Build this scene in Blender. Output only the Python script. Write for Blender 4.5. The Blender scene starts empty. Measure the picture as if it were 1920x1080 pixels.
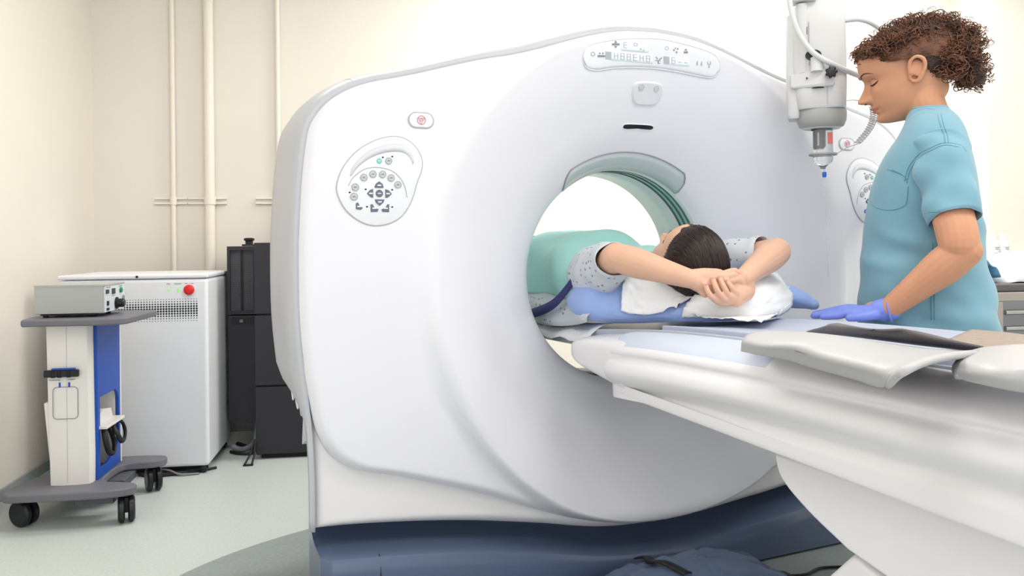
import bpy, bmesh, math, random
from mathutils import Vector, Matrix, noise
from mathutils.bvhtree import BVHTree

random.seed(7)
scene = bpy.context.scene
COL = scene.collection
PI = math.pi
rad = math.radians

# ------------------------------------------------------------------ camera
F, ROLL, HY, CZ = 1514.0, 0.0099, 455.0, 1.06          # focal length in pixels of a 1920 wide frame, roll, horizon row, eye height
cam_d = bpy.data.cameras.new('camera')
cam = bpy.data.objects.new('camera', cam_d); COL.objects.link(cam)
cam_d.sensor_width = 36; cam_d.lens = F / 1920 * 36
cam_d.shift_y = -(540 - HY) / 1920
cam.matrix_world = Matrix.Translation((0, 0, CZ)) @ Matrix.Rotation(rad(90), 4, 'X') @ Matrix.Rotation(-ROLL, 4, 'Z')
scene.camera = cam

# ------------------------------------------------------------------ world and exposure
world = bpy.data.worlds.new('world'); scene.world = world
world.use_nodes = True
bg = world.node_tree.nodes['Background']
bg.inputs[0].default_value = (0.945, 0.965, 1.0, 1); bg.inputs[1].default_value = 1.35
vs = scene.view_settings
vs.view_transform = 'Standard'; vs.look = 'None'; vs.gamma = 1.0; vs.use_curve_mapping = False
vs.exposure = 0.21
LIGHT_PANELS = [  # x, y, size x, size y, power (in the room frame, on the ceiling)
    (1.3, -1.9, 1.2, 0.6, 10), (3.0, -3.6, 1.2, 0.6, 13), (5.0, -3.6, 1.2, 0.6, 10),
    (2.9, -0.75, 1.2, 0.6, 30), (4.4, -0.75, 1.2, 0.6, 20), (1.2, -4.6, 1.2, 0.6, 10), (5.7, -2.4, 0.6, 1.2, 6),
]

# ------------------------------------------------------------------ frames
def frame(x, y, deg):
    return Matrix.Translation((x, y, 0)) @ Matrix.Rotation(rad(deg), 4, 'Z')
WF = Matrix.Identity(4)
GF = frame(0.4648, 2.503, 24.38)       # scanner: x across its face, y into the bore
RF = frame(-2.33, 4.5, 9.0)            # room: x along the back wall, y into the back wall
def P(px, py, Y):
    u, v = px - 960, py - HY
    c, s = math.cos(ROLL), math.sin(ROLL)
    return Vector(((c*u - s*v)/F*Y, Y, CZ - (s*u + c*v)/F*Y))
def toG(p): return GF.inverted() @ p
def sm(a, b, x):
    t = max(0.0, min(1.0, (x - a)/(b - a))); return t*t*(3 - 2*t)
def lerp(a, b, t): return a + (b - a)*t
def interp(tab, x):
    if x <= tab[0][0]: return tab[0][1]
    for (a, fa), (b, fb) in zip(tab, tab[1:]):
        if x <= b: return fa + (fb - fa)*(x - a)/(b - a)
    return tab[-1][1]
def catmull(pts, n):
    pts = [Vector(p) for p in pts]; out = []
    for i in range(len(pts) - 1):
        p0 = pts[i-1] if i else pts[0]*2 - pts[1]
        p1, p2 = pts[i], pts[i+1]
        p3 = pts[i+2] if i + 2 < len(pts) else p2*2 - p1
        for k in range(n):
            t = k/n
            out.append(0.5*((2*p1) + (p2 - p0)*t + (2*p0 - 5*p1 + 4*p2 - p3)*t*t + (3*p1 - p0 - 3*p2 + p3)*t**3))
    out.append(pts[-1]); return out
def smooth_tab(tab, n=6):
    return [(p.x, p.y) for p in catmull([(a, b, 0) for a, b in tab], n)]

# ------------------------------------------------------------------ materials
def lin(h):
    h = h.lstrip('#'); c = [int(h[i:i+2], 16)/255 for i in (0, 2, 4)]
    return [((v + 0.055)/1.055)**2.4 if v > 0.04045 else v/12.92 for v in c] + [1]
MATS = {}
def mat(name, col, rough=0.5, metal=0.0, noise_s=0, noise_a=0.0, bump_s=0, bump=0.0, spec=0.5, trans=0.0, emit=0.0, alpha=1.0, coat=0.0, sss=0.0, ior=1.45, sheen=0.0, col2=None):
    m = bpy.data.materials.new(name); m.use_nodes = True
    nt = m.node_tree; b = nt.nodes['Principled BSDF']; L = nt.links.new
    c = lin(col)
    b.inputs['Base Color'].default_value = c
    b.inputs['Roughness'].default_value = rough; b.inputs['Metallic'].default_value = metal
    b.inputs['Specular IOR Level'].default_value = spec; b.inputs['Transmission Weight'].default_value = trans
    b.inputs['IOR'].default_value = ior; b.inputs['Alpha'].default_value = alpha
    b.inputs['Coat Weight'].default_value = coat; b.inputs['Coat Roughness'].default_value = 0.15
    b.inputs['Sheen Weight'].default_value = sheen
    if sss:
        b.inputs['Subsurface Weight'].default_value = sss; b.inputs['Subsurface Radius'].default_value = (0.01, 0.004, 0.002); b.inputs['Subsurface Scale'].default_value = 0.6
    if emit:
        b.inputs['Emission Color'].default_value = c; b.inputs['Emission Strength'].default_value = emit
    tc = nt.nodes.new('ShaderNodeTexCoord')
    if noise_a or col2:
        n = nt.nodes.new('ShaderNodeTexNoise'); n.inputs['Scale'].default_value = noise_s; n.inputs['Detail'].default_value = 4
        L(tc.outputs['Object'], n.inputs['Vector'])
        r = nt.nodes.new('ShaderNodeMix'); r.data_type = 'RGBA'
        d = lin(col2) if col2 else [max(0, v*(1 - noise_a)) for v in c[:3]] + [1]
        r.inputs[6].default_value = c; r.inputs[7].default_value = d
        mp = nt.nodes.new('ShaderNodeMapRange'); mp.inputs[1].default_value = 0.35; mp.inputs[2].default_value = 0.65
        L(n.outputs[0], mp.inputs[0]); L(mp.outputs[0], r.inputs[0]); L(r.outputs[2], b.inputs['Base Color'])
    if bump:
        n2 = nt.nodes.new('ShaderNodeTexNoise'); n2.inputs['Scale'].default_value = bump_s; n2.inputs['Detail'].default_value = 3
        L(tc.outputs['Object'], n2.inputs['Vector'])
        bp = nt.nodes.new('ShaderNodeBump'); bp.inputs['Strength'].default_value = bump; bp.inputs['Distance'].default_value = 0.01
        L(n2.outputs[0], bp.inputs['Height']); L(bp.outputs[0], b.inputs['Normal'])
    MATS[name] = m
    return m
mat('wall_paint', '#ece6dd', 0.85, noise_s=1.6, noise_a=0.03, bump_s=90, bump=0.04)
mat('ceiling_paint', '#f4f1ea', 0.9, noise_s=2, noise_a=0.02)
mat('vinyl_floor', '#cdd5d2', 0.42, noise_s=110, noise_a=0.10, bump_s=140, bump=0.02, spec=0.4)
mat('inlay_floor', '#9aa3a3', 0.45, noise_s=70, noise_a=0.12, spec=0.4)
mat('pipe_paint', '#f2ebdf', 0.45, noise_s=6, noise_a=0.02)
mat('gantry_white', '#e9e9ef', 0.32, noise_s=3, noise_a=0.01, spec=0.4, coat=0.15)
mat('gantry_skirt', '#ebe9ea', 0.35, noise_s=3, noise_a=0.01, spec=0.4)
mat('gantry_grey', '#bfc1c7', 0.38, noise_s=3, noise_a=0.02)
mat('panel_line', '#b9b9c0', 0.5, noise_s=5, noise_a=0.02)
mat('panel_face', '#eceef2', 0.35, noise_s=5, noise_a=0.01)
mat('panel_shade', '#dcdde3', 0.45, noise_s=5, noise_a=0.01)  # light grey of rim and sensor block, also the crescents' painted shade
mat('key_light', '#c9cacf', 0.45, noise_s=30, noise_a=0.03)
mat('key_ring', '#9b9da6', 0.45, noise_s=30, noise_a=0.03)
mat('key_dark', '#6b7180', 0.45, noise_s=30, noise_a=0.05)
mat('key_teal', '#86cfc6', 0.45, noise_s=30, noise_a=0.03)
mat('key_print', '#e8ebef', 0.5, noise_s=30, noise_a=0.02)
mat('stop_red', '#d98a92', 0.5, noise_s=20, noise_a=0.03)
mat('display_lit', '#eaf3f6', 0.4, emit=0.18, noise_s=10, noise_a=0.01)
mat('segment', '#b4bbc4', 0.5, noise_s=10, noise_a=0.02)
mat('icon_grey', '#8e9096', 0.5, noise_s=10, noise_a=0.02)
mat('slot_black', '#15161c', 0.3, noise_s=10, noise_a=0.1)
mat('arc_glass', '#c2cbce', 0.3, noise_s=3, noise_a=0.02, spec=0.6, coat=0.5)
mat('bore_white', '#e3e5e2', 0.35, noise_s=3, noise_a=0.01)
mat('bore_teal', '#98c2ba', 0.25, noise_s=4, noise_a=0.06, coat=0.3)
mat('bore_dark', '#4f6266', 0.3, noise_s=4, noise_a=0.06)
mat('base_blue', '#5b6985', 0.26, noise_s=4, noise_a=0.05, spec=0.5, coat=0.4)
mat('foot_dark', '#23242a', 0.6, noise_s=4, noise_a=0.1)
mat('table_white', '#eceaee', 0.34, noise_s=3, noise_a=0.01, coat=0.15)
mat('table_top', '#cbd3e4', 0.45, noise_s=5, noise_a=0.02)
mat('table_pad', '#b6bed2', 0.5, noise_s=5, noise_a=0.04, bump_s=60, bump=0.02)
mat('cradle_grey', '#b9bfca', 0.4, noise_s=5, noise_a=0.03)
mat('apron_vinyl', '#c0bfc0', 0.42, noise_s=6, noise_a=0.04, bump_s=220, bump=0.05, spec=0.5)
mat('apron_back', '#6f6a6c', 0.6, noise_s=8, noise_a=0.08)
mat('apron_patch', '#a8998f', 0.9, noise_s=60, noise_a=0.12)
mat('pillow_blue', '#9db8f0', 0.7, noise_s=9, noise_a=0.08, bump_s=34, bump=0.5, sheen=0.2)
mat('paper_white', '#f3f5f7', 0.75, noise_s=9, noise_a=0.02, bump_s=24, bump=0.22)
mat('teal_cloth', '#a9e2dd', 0.75, noise_s=7, noise_a=0.08, bump_s=20, bump=0.25, sheen=0.2)
mat('teal_edge', '#2fae9a', 0.7, noise_s=7, noise_a=0.06)
mat('navy_strap', '#3a3a72', 0.7, noise_s=20, noise_a=0.08)
mat('scrub_cloth', '#7aa8ba', 0.8, noise_s=5, noise_a=0.07, bump_s=420, bump=0.10, sheen=0.25)
mat('scrub_seam', '#5b8f9f', 0.8, noise_s=40, noise_a=0.10)
mat('glove_blue', '#7b8fe4', 0.42, noise_s=9, noise_a=0.05, bump_s=60, bump=0.12, spec=0.5)
mat('skin_tan', '#cc9372', 0.48, noise_s=22, noise_a=0.05, bump_s=260, bump=0.04, sss=0.12)
mat('skin_pale', '#e2b59b', 0.48, noise_s=18, noise_a=0.05, bump_s=260, bump=0.04, sss=0.12)
mat('lip_tan', '#b96f60', 0.4, noise_s=22, noise_a=0.05)
mat('nail', '#e6b9a6', 0.25, noise_s=20, noise_a=0.03)
mat('eye_white', '#e9e6e2', 0.2, noise_s=20, noise_a=0.02)
mat('hair_brown', '#4c3124', 0.45, noise_s=34, col2='#7a4f38', spec=0.45)
mat('hair_root', '#38251d', 0.55, noise_s=60, noise_a=0.3, bump_s=150, bump=0.5)
mat('hair_dark', '#2b1c18', 0.38, noise_s=18, noise_a=0.3, spec=0.5)
mat('lash_dark', '#2a1c16', 0.6, noise_s=20, noise_a=0.1)
mat('brow_brown', '#6d4633', 0.6, noise_s=20, noise_a=0.1)
mat('cabinet_white', '#eceef4', 0.4, noise_s=3, noise_a=0.015)
mat('cabinet_hole', '#2b2c33', 0.7, noise_s=10, noise_a=0.1)
mat('red_button', '#e02626', 0.3, noise_s=10, noise_a=0.04)
mat('led_green', '#74d84a', 0.4, emit=0.6, noise_s=10, noise_a=0.02)
mat('print_grey', '#8d9097', 0.6, noise_s=20, noise_a=0.03)
mat('rack_black', '#2b2a31', 0.55, noise_s=5, noise_a=0.06, bump_s=300, bump=0.03)
mat('rack_mesh', '#77777e', 0.6, noise_s=40, noise_a=0.12)
mat('rack_dark', '#17171b', 0.6, noise_s=5, noise_a=0.1)
mat('steel', '#b4b6b8', 0.28, metal=0.9, noise_s=8, noise_a=0.05)
mat('cable_black', '#1b1b20', 0.5, noise_s=10, noise_a=0.1)
mat('cable_grey', '#8b9098', 0.45, noise_s=10, noise_a=0.06)
mat('cable_red', '#b5352e', 0.5, noise_s=10, noise_a=0.06)
mat('cart_grey', '#73727b', 0.5, noise_s=6, noise_a=0.05, bump_s=240, bump=0.05)
mat('cart_under', '#5c6066', 0.55, noise_s=6, noise_a=0.06)
mat('cart_cream', '#efece8', 0.45, noise_s=4, noise_a=0.02)
mat('cart_blue', '#1450b8', 0.42, noise_s=4, noise_a=0.04)
mat('wheel_black', '#1f1f25', 0.35, noise_s=8, noise_a=0.1)
mat('box_grey', '#b3b6b4', 0.5, noise_s=5, noise_a=0.03, bump_s=300, bump=0.03)
mat('box_panel', '#d7dfe6', 0.4, noise_s=5, noise_a=0.02)
mat('print_dark', '#3f4248', 0.6, noise_s=20, noise_a=0.05)
mat('button_green', '#1f8f68', 0.4, noise_s=10, noise_a=0.05)
mat('injector_white', '#d2d2d2', 0.38, noise_s=5, noise_a=0.02)
mat('injector_grey', '#a9a9a6', 0.42, noise_s=5, noise_a=0.04)
mat('smoke_lens', '#5b4a4a', 0.15, noise_s=5, noise_a=0.1)
mat('clear_plastic', '#f4f8fa', 0.08, trans=0.85, noise_s=5, noise_a=0.01, ior=1.25)
mat('blue_tip', '#2468d8', 0.35, noise_s=10, noise_a=0.05)
mat('red_print', '#dd7f72', 0.6, noise_s=10, noise_a=0.05)
mat('wrap_plastic', '#8fa3c4', 0.16, trans=0.55, noise_s=5, noise_a=0.1, ior=1.2, bump_s=16, bump=0.6)
mat('bottle_white', '#f1f2f2', 0.4, noise_s=8, noise_a=0.02)
mat('sheet_white', '#e6efed', 0.8, noise_s=8, noise_a=0.02, bump_s=18, bump=0.2)
mat('sheet_blue', '#7fb6e4', 0.75, noise_s=8, noise_a=0.05)
mat('bedside_steel', '#a7a09b', 0.4, metal=0.3, noise_s=6, noise_a=0.06)
mat('bedside_dark', '#5f5c5c', 0.5, noise_s=6, noise_a=0.1)
mat('lamp_glow', '#fffaf0', 0.5, emit=3.0, noise_s=4, noise_a=0.005)
mat('trouser_teal', '#4f8388', 0.8, noise_s=6, noise_a=0.08, bump_s=300, bump=0.08)
mat('shoe_white', '#dddddd', 0.5, noise_s=6, noise_a=0.04)
def gown_material():
    m = mat('gown_dots', '#d5dae0', 0.8, bump_s=26, bump=0.22, noise_s=8, noise_a=0.05)
    nt = m.node_tree; L = nt.links.new; b = nt.nodes['Principled BSDF']
    src = b.inputs['Base Color'].links[0].from_socket
    tc = [n for n in nt.nodes if n.type == 'TEX_COORD'][0]
    v = nt.nodes.new('ShaderNodeTexVoronoi'); v.inputs['Scale'].default_value = 46; v.inputs['Randomness'].default_value = 0.55
    L(tc.outputs['Object'], v.inputs['Vector'])
    lt = nt.nodes.new('ShaderNodeMath'); lt.operation = 'LESS_THAN'; lt.inputs[1].default_value = 0.2
    L(v.outputs['Distance'], lt.inputs[0])
    mx = nt.nodes.new('ShaderNodeMix'); mx.data_type = 'RGBA'; mx.inputs[7].default_value = lin('#7d86a0')
    L(lt.outputs[0], mx.inputs[0]); L(src, mx.inputs[6]); L(mx.outputs[2], b.inputs['Base Color'])
gown_material()

# ------------------------------------------------------------------ mesh helpers
class MB:
    def __init__(s): s.v = []; s.f = []; s.mi = []
    def add(s, vs, fs, mi=0):
        o = len(s.v); s.v += [Vector(p) for p in vs]
        for f in fs: s.f.append([i + o for i in f]); s.mi.append(mi)
        return s
    def box(s, lo, hi, mi=0, M=None):
        vs = [Vector((x, y, z)) for z in (lo[2], hi[2]) for y in (lo[1], hi[1]) for x in (lo[0], hi[0])]
        if M: vs = [M @ p for p in vs]
        return s.add(vs, [(0,2,3,1), (4,5,7,6), (0,1,5,4), (2,6,7,3), (0,4,6,2), (1,3,7,5)], mi)
    def rings(s, rings, close=True, cap0=True, cap1=True, mi=0):
        n = len(rings[0]); vs = [p for r in rings for p in r]; fs = []
        for i in range(len(rings) - 1):
            for k in range(n if close else n - 1):
                k2 = (k + 1) % n
                fs.append((i*n + k, i*n + k2, (i+1)*n + k2, (i+1)*n + k))
        if cap0: fs.append(tuple(range(n - 1, -1, -1)))
        if cap1: fs.append(tuple((len(rings)-1)*n + k for k in range(n)))
        return s.add(vs, fs, mi)
    def tube(s, path, r, n=10, mi=0, cap=True, flat=1.0):
        path = [Vector(p) for p in path]; m = len(path)
        rr = r if isinstance(r, (list, tuple)) else [r]*m
        rings = []; prev = None
        for i, p in enumerate(path):
            t = (path[min(i+1, m-1)] - path[max(i-1, 0)]).normalized()
            if prev is None:
                a = Vector((0, 0, 1)) if abs(t.z) < 0.9 else Vector((1, 0, 0))
                u = t.cross(a).normalized()
            else:
                u = (prev - t*prev.dot(t)).normalized()
            prev = u; w = t.cross(u)
            rings.append([p + u*(math.cos(2*PI*k/n)*rr[i]) + w*(math.sin(2*PI*k/n)*rr[i]*flat) for k in range(n)])
        return s.rings(rings, True, cap, cap, mi)
    def cap_limb(s, path, r, n=14, sub=5, flat=1.0, up=None):
        """closed tapered limb with round ends"""
        pts = catmull([(Vector(p)) for p in path], sub) if len(path) > 2 else [Vector(path[0]).lerp(Vector(path[1]), k/sub) for k in range(sub + 1)]
        rr = [a.x for a in catmull([(x, 0, 0) for x in r], sub)] if len(path) > 2 else [lerp(r[0], r[1], k/sub) for k in range(sub + 1)]
        t0 = (pts[0] - pts[1]).normalized(); t1 = (pts[-1] - pts[-2]).normalized()
        A = [(pts[0] + t0*rr[0]*math.cos(a), max(rr[0]*math.sin(a), 1e-4)) for a in (0.02, 0.4, 0.8, 1.2)]
        B = [(pts[-1] + t1*rr[-1]*math.cos(a), max(rr[-1]*math.sin(a), 1e-4)) for a in (1.2, 0.8, 0.4, 0.02)]
        allp = A + list(zip(pts, rr)) + B
        P_ = [a for a, _ in allp]; R_ = [b for _, b in allp]; rings = []; prev = None
        for i, p in enumerate(P_):
            t = (P_[min(i+1, len(P_)-1)] - P_[max(i-1, 0)]).normalized()
            if prev is None:
                a = Vector(up) if up else (Vector((0, 0, 1)) if abs(t.z) < 0.9 else Vector((1, 0, 0)))
                u = (a - t*a.dot(t)).normalized()
            else: u = (prev - t*prev.dot(t)).normalized()
            prev = u; w = t.cross(u)
            rings.append([p + u*(math.cos(2*PI*k/n)*R_[i]*flat) + w*(math.sin(2*PI*k/n)*R_[i]) for k in range(n)])
        return s.rings(rings, True, True, True)
    def ell(s, c, r, M=None, nu=20, nv=12, mi=0):
        c = Vector(c); rings = []
        for j in range(nv + 1):
            a = PI*(0.004 + 0.992*j/nv)
            ring = []
            for k in range(nu):
                b = 2*PI*k/nu
                p = Vector((r[0]*math.sin(a)*math.cos(b), r[1]*math.sin(a)*math.sin(b), r[2]*math.cos(a)))
                ring.append(c + (M @ p if M else p))
            rings.append(ring[::-1])
        return s.rings(rings, mi=mi)
    def lathe(s, prof, c=(0,0,0), M=None, n=28, mi=0, cap0=True, cap1=True):
        c = Vector(c)
        rings = [[c + ((M @ Vector((r*math.cos(2*PI*k/n), r*math.sin(2*PI*k/n), z))) if M else Vector((r*math.cos(2*PI*k/n), r*math.sin(2*PI*k/n), z))) for k in range(n)] for r, z in prof]
        return s.rings(rings, True, cap0, cap1, mi)
    def prism(s, poly, a, b, fn, mi=0):
        """polygon extruded between parameters a and b; fn((u, v), t) -> point"""
        return s.rings([[Vector(fn(p, a)) for p in poly], [Vector(fn(p, b)) for p in poly]], mi=mi)
    def grid(s, fn, nu, nv, mi=0, flip=False):
        vs = [fn(i/nu, j/nv) for j in range(nv + 1) for i in range(nu + 1)]; fs = []
        for j in range(nv):
            for i in range(nu):
                a = j*(nu + 1) + i; q = (a, a + 1, a + nu + 2, a + nu + 1)
                fs.append(q[::-1] if flip else q)
        return s.add(vs, fs, mi)
RM = {}
def put(o, root):
    COL.objects.link(o)
    if root is not None: o.parent = root
def tag(o, label=None, cat=None, group=None, kind=None):
    if label: o['label'] = label
    if cat: o['category'] = cat
    if group: o['group'] = group
    if kind: o['kind'] = kind
    return o
def thing(name, label, cat, M, group=None):
    o = bpy.data.objects.new(name, None); COL.objects.link(o); o.empty_display_size = 0.1
    o.matrix_world = M; RM[o.name] = M.copy()
    return tag(o, label, cat, group)
def make_mesh(name, mb, T, mats):
    me = bpy.data.meshes.new(name)
    me.from_pydata([T @ p for p in mb.v], [], mb.f); me.update()
    for m in mats: me.materials.append(MATS[m])
    if any(mb.mi): me.polygons.foreach_set('material_index', mb.mi)
    b = bmesh.new(); b.from_mesh(me); bmesh.ops.recalc_face_normals(b, faces=b.faces); b.to_mesh(me); b.free()
    return me
def build(name, mb, mats, root=None, fr=WF, base=None, smooth=40, bevel=0.0, bseg=2, subsurf=0, solid=0.0, label=None, cat=None, group=None, kind=None):
    """one mesh object; vertices are given in frame fr; root is the parent thing or part, base the matrix of a top-level mesh"""
    if isinstance(mats, str): mats = [mats]
    R = RM[root.name] if root is not None else (base if base is not None else fr)
    me = make_mesh(name, mb, R.inverted() @ fr, mats)
    o = bpy.data.objects.new(name, me); put(o, root)
    if root is None: o.matrix_world = R
    RM[o.name] = R.copy()
    if smooth:
        me.polygons.foreach_set('use_smooth', [True]*len(me.polygons))
        if smooth < 180: me.set_sharp_from_angle(angle=rad(smooth))
    if solid:
        md = o.modifiers.new('solid', 'SOLIDIFY'); md.thickness = solid; md.offset = 0
    if bevel:
        md = o.modifiers.new('bevel', 'BEVEL'); md.width = bevel; md.segments = bseg; md.limit_method = 'ANGLE'; md.angle_limit = rad(35); md.harden_normals = True
    if subsurf:
        md = o.modifiers.new('sub', 'SUBSURF'); md.levels = subsurf; md.render_levels = subsurf
    return tag(o, label, cat, group, kind)
def remesh(mb, voxel, smooth_it=3, fac=0.5):
    """union of overlapping closed shapes as one continuous surface"""
    me = bpy.data.meshes.new('tmp'); me.from_pydata(mb.v, [], mb.f); me.update()
    b = bmesh.new(); b.from_mesh(me); bmesh.ops.recalc_face_normals(b, faces=b.faces); b.to_mesh(me); b.free()
    o = bpy.data.objects.new('tmp', me); COL.objects.link(o)
    md = o.modifiers.new('r', 'REMESH'); md.mode = 'VOXEL'; md.voxel_size = voxel
    dg = bpy.context.evaluated_depsgraph_get(); dg.update()
    m2 = bpy.data.meshes.new_from_object(o.evaluated_get(dg))
    bpy.data.objects.remove(o); bpy.data.meshes.remove(me)
    b = bmesh.new(); b.from_mesh(m2)
    for _ in range(smooth_it): bmesh.ops.smooth_vert(b, verts=b.verts, factor=fac, use_axis_x=True, use_axis_y=True, use_axis_z=True)
    b.to_mesh(m2); b.free()
    out = MB(); out.v = [v.co.copy() for v in m2.vertices]; out.f = [list(p.vertices) for p in m2.polygons]; out.mi = [0]*len(out.f)
    bpy.data.meshes.remove(m2)
    return out
def dup(root, M, label=None, group=None):
    r = root.copy(); COL.objects.link(r); r.matrix_world = M; RM[r.name] = M.copy()
    if label: r['label'] = label
    if group: r['group'] = group
    for ch in list(root.children):
        c = ch.copy(); COL.objects.link(c); c.parent = r
        for g in list(ch.children):
            d = g.copy(); COL.objects.link(d); d.parent = c
    return r
def at(fr, x, y, z=0, deg=0):
    return fr @ Matrix.Translation((x, y, z)) @ Matrix.Rotation(rad(deg), 4, 'Z')

# ================================================================== the room
H = 2.85
def slab(name, lo, hi, m, fr=RF, parent=None):
    return build(name, MB().box(lo, hi), m, parent, fr, kind='structure' if parent is None else None, smooth=0)
slab('floor', (-0.3, -6.5, -0.12), (7.6, 0.3, 0.0), 'vinyl_floor')
slab('ceiling', (-0.3, -6.5, H), (7.6, 0.3, H + 0.12), 'ceiling_paint')
slab('wall_left', (-0.15, -6.5, 0), (0, 0, H), 'wall_paint')
slab('wall_back', (-0.15, 0, 0), (7.6, 0.15, H), 'wall_paint')
slab('wall_right', (6.6, -6.5, 0), (6.75, 0, H), 'wall_paint')
slab('trim_1', (5.30, -0.33, 0), (6.6, -0.001, H), 'wall_paint')                      # shallow pier in the back wall
bb = MB().box((0.0005, -6.5, 0), (0.012, 0, 0.05)); build('baseboard_left', bb, 'inlay_floor', None, RF, kind='structure', smooth=0, bevel=0.004)
bb = MB().box((0.013, -0.012, 0), (5.3, -0.0005, 0.05)); build('baseboard_back', bb, 'inlay_floor', None, RF, kind='structure', smooth=0, bevel=0.004)
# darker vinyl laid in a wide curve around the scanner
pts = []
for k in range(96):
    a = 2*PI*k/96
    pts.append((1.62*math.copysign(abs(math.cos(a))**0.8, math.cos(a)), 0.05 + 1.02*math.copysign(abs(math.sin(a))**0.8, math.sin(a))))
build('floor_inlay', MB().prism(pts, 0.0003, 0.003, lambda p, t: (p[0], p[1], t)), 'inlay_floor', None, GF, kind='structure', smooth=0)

# painted service pipes on the back wall
def wall_pipe(x, r, label, stubs, zc):
    t = thing('wall_pipe', label, 'pipe', at(RF, x, -r - 0.004, 0), 'cream pipes on the back wall')
    build('riser', MB().tube([(x, -r - 0.004, 0.0), (x, -r - 0.004, H)], r, 16), 'pipe_paint', t, RF)
    build('clamp', MB().tube([(x, -r - 0.004, zc - 0.022), (x, -r - 0.004, zc + 0.022)], r + 0.005, 16), 'pipe_paint', t, RF)
    for x0, x1 in stubs:
        for dz in (0.014, -0.014):
            build('rail', MB().box((x0, -0.016, zc + dz - 0.005), (x1, -0.001, zc + dz + 0.005)), 'pipe_paint', t, RF, smooth=0, bevel=0.002)
wall_pipe(0.428, 0.013, 'thin cream pipe on the wall above the white cabinet', [(0.326, 0.50)], 1.314)
wall_pipe(0.627, 0.027, 'thick cream pipe on the wall above the white cabinet', [(0.504, 0.716)], 1.314)
wall_pipe(1.003, 0.013, 'thin cream pipe on the wall beside the scanner', [(0.874, 1.002)], 1.314)

# flush ceiling lights, each with its own lamp
for i, (x, y, sx, sy, pw) in enumerate(LIGHT_PANELS):
    t = thing('ceiling_light', 'flat rectangular ceiling light panel ' + ('above the rolling cart', 'above the long patient table', 'on the ceiling beyond the foot of the table', 'behind the scanner next to the back wall', 'behind the scanner towards the pier', 'by the left wall away from the cart', 'by the trolley bed, turned lengthways')[i], 'light', at(RF, x, y, H), 'ceiling light panels')
    fr_ = MB()
    for lo, hi in (((-sx/2 - .03, -sy/2 - .03), (sx/2 + .03, -sy/2)), ((-sx/2 - .03, sy/2), (sx/2 + .03, sy/2 + .03)), ((-sx/2 - .03, -sy/2), (-sx/2, sy/2)), ((sx/2, -sy/2), (sx/2 + .03, sy/2))):
        fr_.box((lo[0], lo[1], -0.03), (hi[0], hi[1], -0.001))
    build('frame', fr_, 'injector_white', t, at(RF, x, y, H), smooth=0)
    build('diffuser', MB().box((-sx/2, -sy/2, -0.02), (sx/2, sy/2, -0.002)), 'lamp_glow', t, at(RF, x, y, H), smooth=0)
    ld = bpy.data.lights.new('panel_lamp', 'AREA'); ld.shape = 'RECTANGLE'; ld.size = sx; ld.size_y = sy; ld.energy = pw; ld.color = (1.0, 0.985, 0.965)
    lo_ = bpy.data.objects.new('panel_lamp', ld); COL.objects.link(lo_); lo_.matrix_world = at(RF, x, y, H - 0.035)

# ================================================================== the scanner
ISO = 0.951
HALF = [(0,1.712),(.13,1.703),(.26,1.674),(.47,1.608),(.61,1.575),(.80,1.52),(.90,1.495),(.95,1.478),(.99,1.458),(1.03,1.428),(1.06,1.390),(1.078,1.348),
        (1.093,1.237),(1.101,1.113),(1.104,1.03),(1.102,.86),(1.086,.69),(1.074,.577),(1.069,.45),(1.069,.319)]
BOT = [(0,.176),(.15,.184),(.26,.200),(.366,.224),(.45,.241),(.617,.272),(.76,.292),(.905,.308),(1.0,.316),(1.069,.319)]
BOTR = [(0,.176),(.15,.180),(.26,.190),(.366,.201),(.45,.209),(.617,.230),(.76,.255),(.905,.288),(1.0,.308),(1.069,.319)]   # the hem sweeps lower on the right
def zbot(x): return interp(BOTR if x > 0 else BOT, abs(x))
top_curve = [(p.x, p.y) for p in catmull([(a, b, 0) for a, b in HALF], 4)]
bot_curve = [(p.x, p.y) for p in catmull([(a, b, 0) for a, b in BOT], 4)]
bot_right = [(p.x, p.y) for p in catmull([(a, b, 0) for a, b in BOTR], 4)]
left_loop = top_curve + bot_curve[::-1][1:]
LOOP = top_curve + bot_right[::-1][1:] + [(-x, z) for x, z in left_loop[::-1][1:-1]]
def ray_out(phi):
    dx, dz = math.cos(phi), math.sin(phi); best = 0
    for (ax, az), (bx, bz) in zip(LOOP, LOOP[1:] + LOOP[:1]):
        ax_, az_, bx_, bz_ = ax, az - ISO, bx, bz - ISO
        ex, ez = bx_ - ax_, bz_ - az_
        den = dx*ez - dz*ex
        if abs(den) < 1e-12: continue
        t = (ax_*ez - az_*ex)/den; u = (ax_*dz - az_*dx)/den
        if t > 0 and -1e-6 <= u <= 1 + 1e-6: best = max(best, t)
    return best
FUN = smooth_tab([(.35,.244),(.362,.222),(.40,.185),(.48,.124),(.58,.070),(.68,.028),(.735,.008),(.77,0.0),(.9,0.0)])
GRV = smooth_tab([(0,.06),(.3,.2),(.452,.287),(.616,.363),(.845,.44),(.95,.463),(1.0,.492),(1.04,.54),(1.06,.60),(1.068,.70),(1.08,.74)], 4)
def groove(x): return interp(GRV, abs(x))
def front_y(x, z, edge=1.0, skirt=None):
    r = math.hypot(x, z - ISO); s = (z - ISO)/max(r, 1e-6)
    y = interp(FUN, r)
    low = sm(0.35, -0.45, s)
    ring = sm(.50, .68, r)*(1 - sm(.742, .785, r))
    y -= ring*(0.006 + 0.034*low)
    if skirt is None: skirt = (z < groove(x) and r > .77)
    if skirt: y += 0.03
    y += 0.022*(1 - min(edge/.03, 1))**2
    return y
gantry = thing('ct_scanner', 'large white scanner with a round bore on a blue-grey base', 'scanner', GF)
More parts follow.
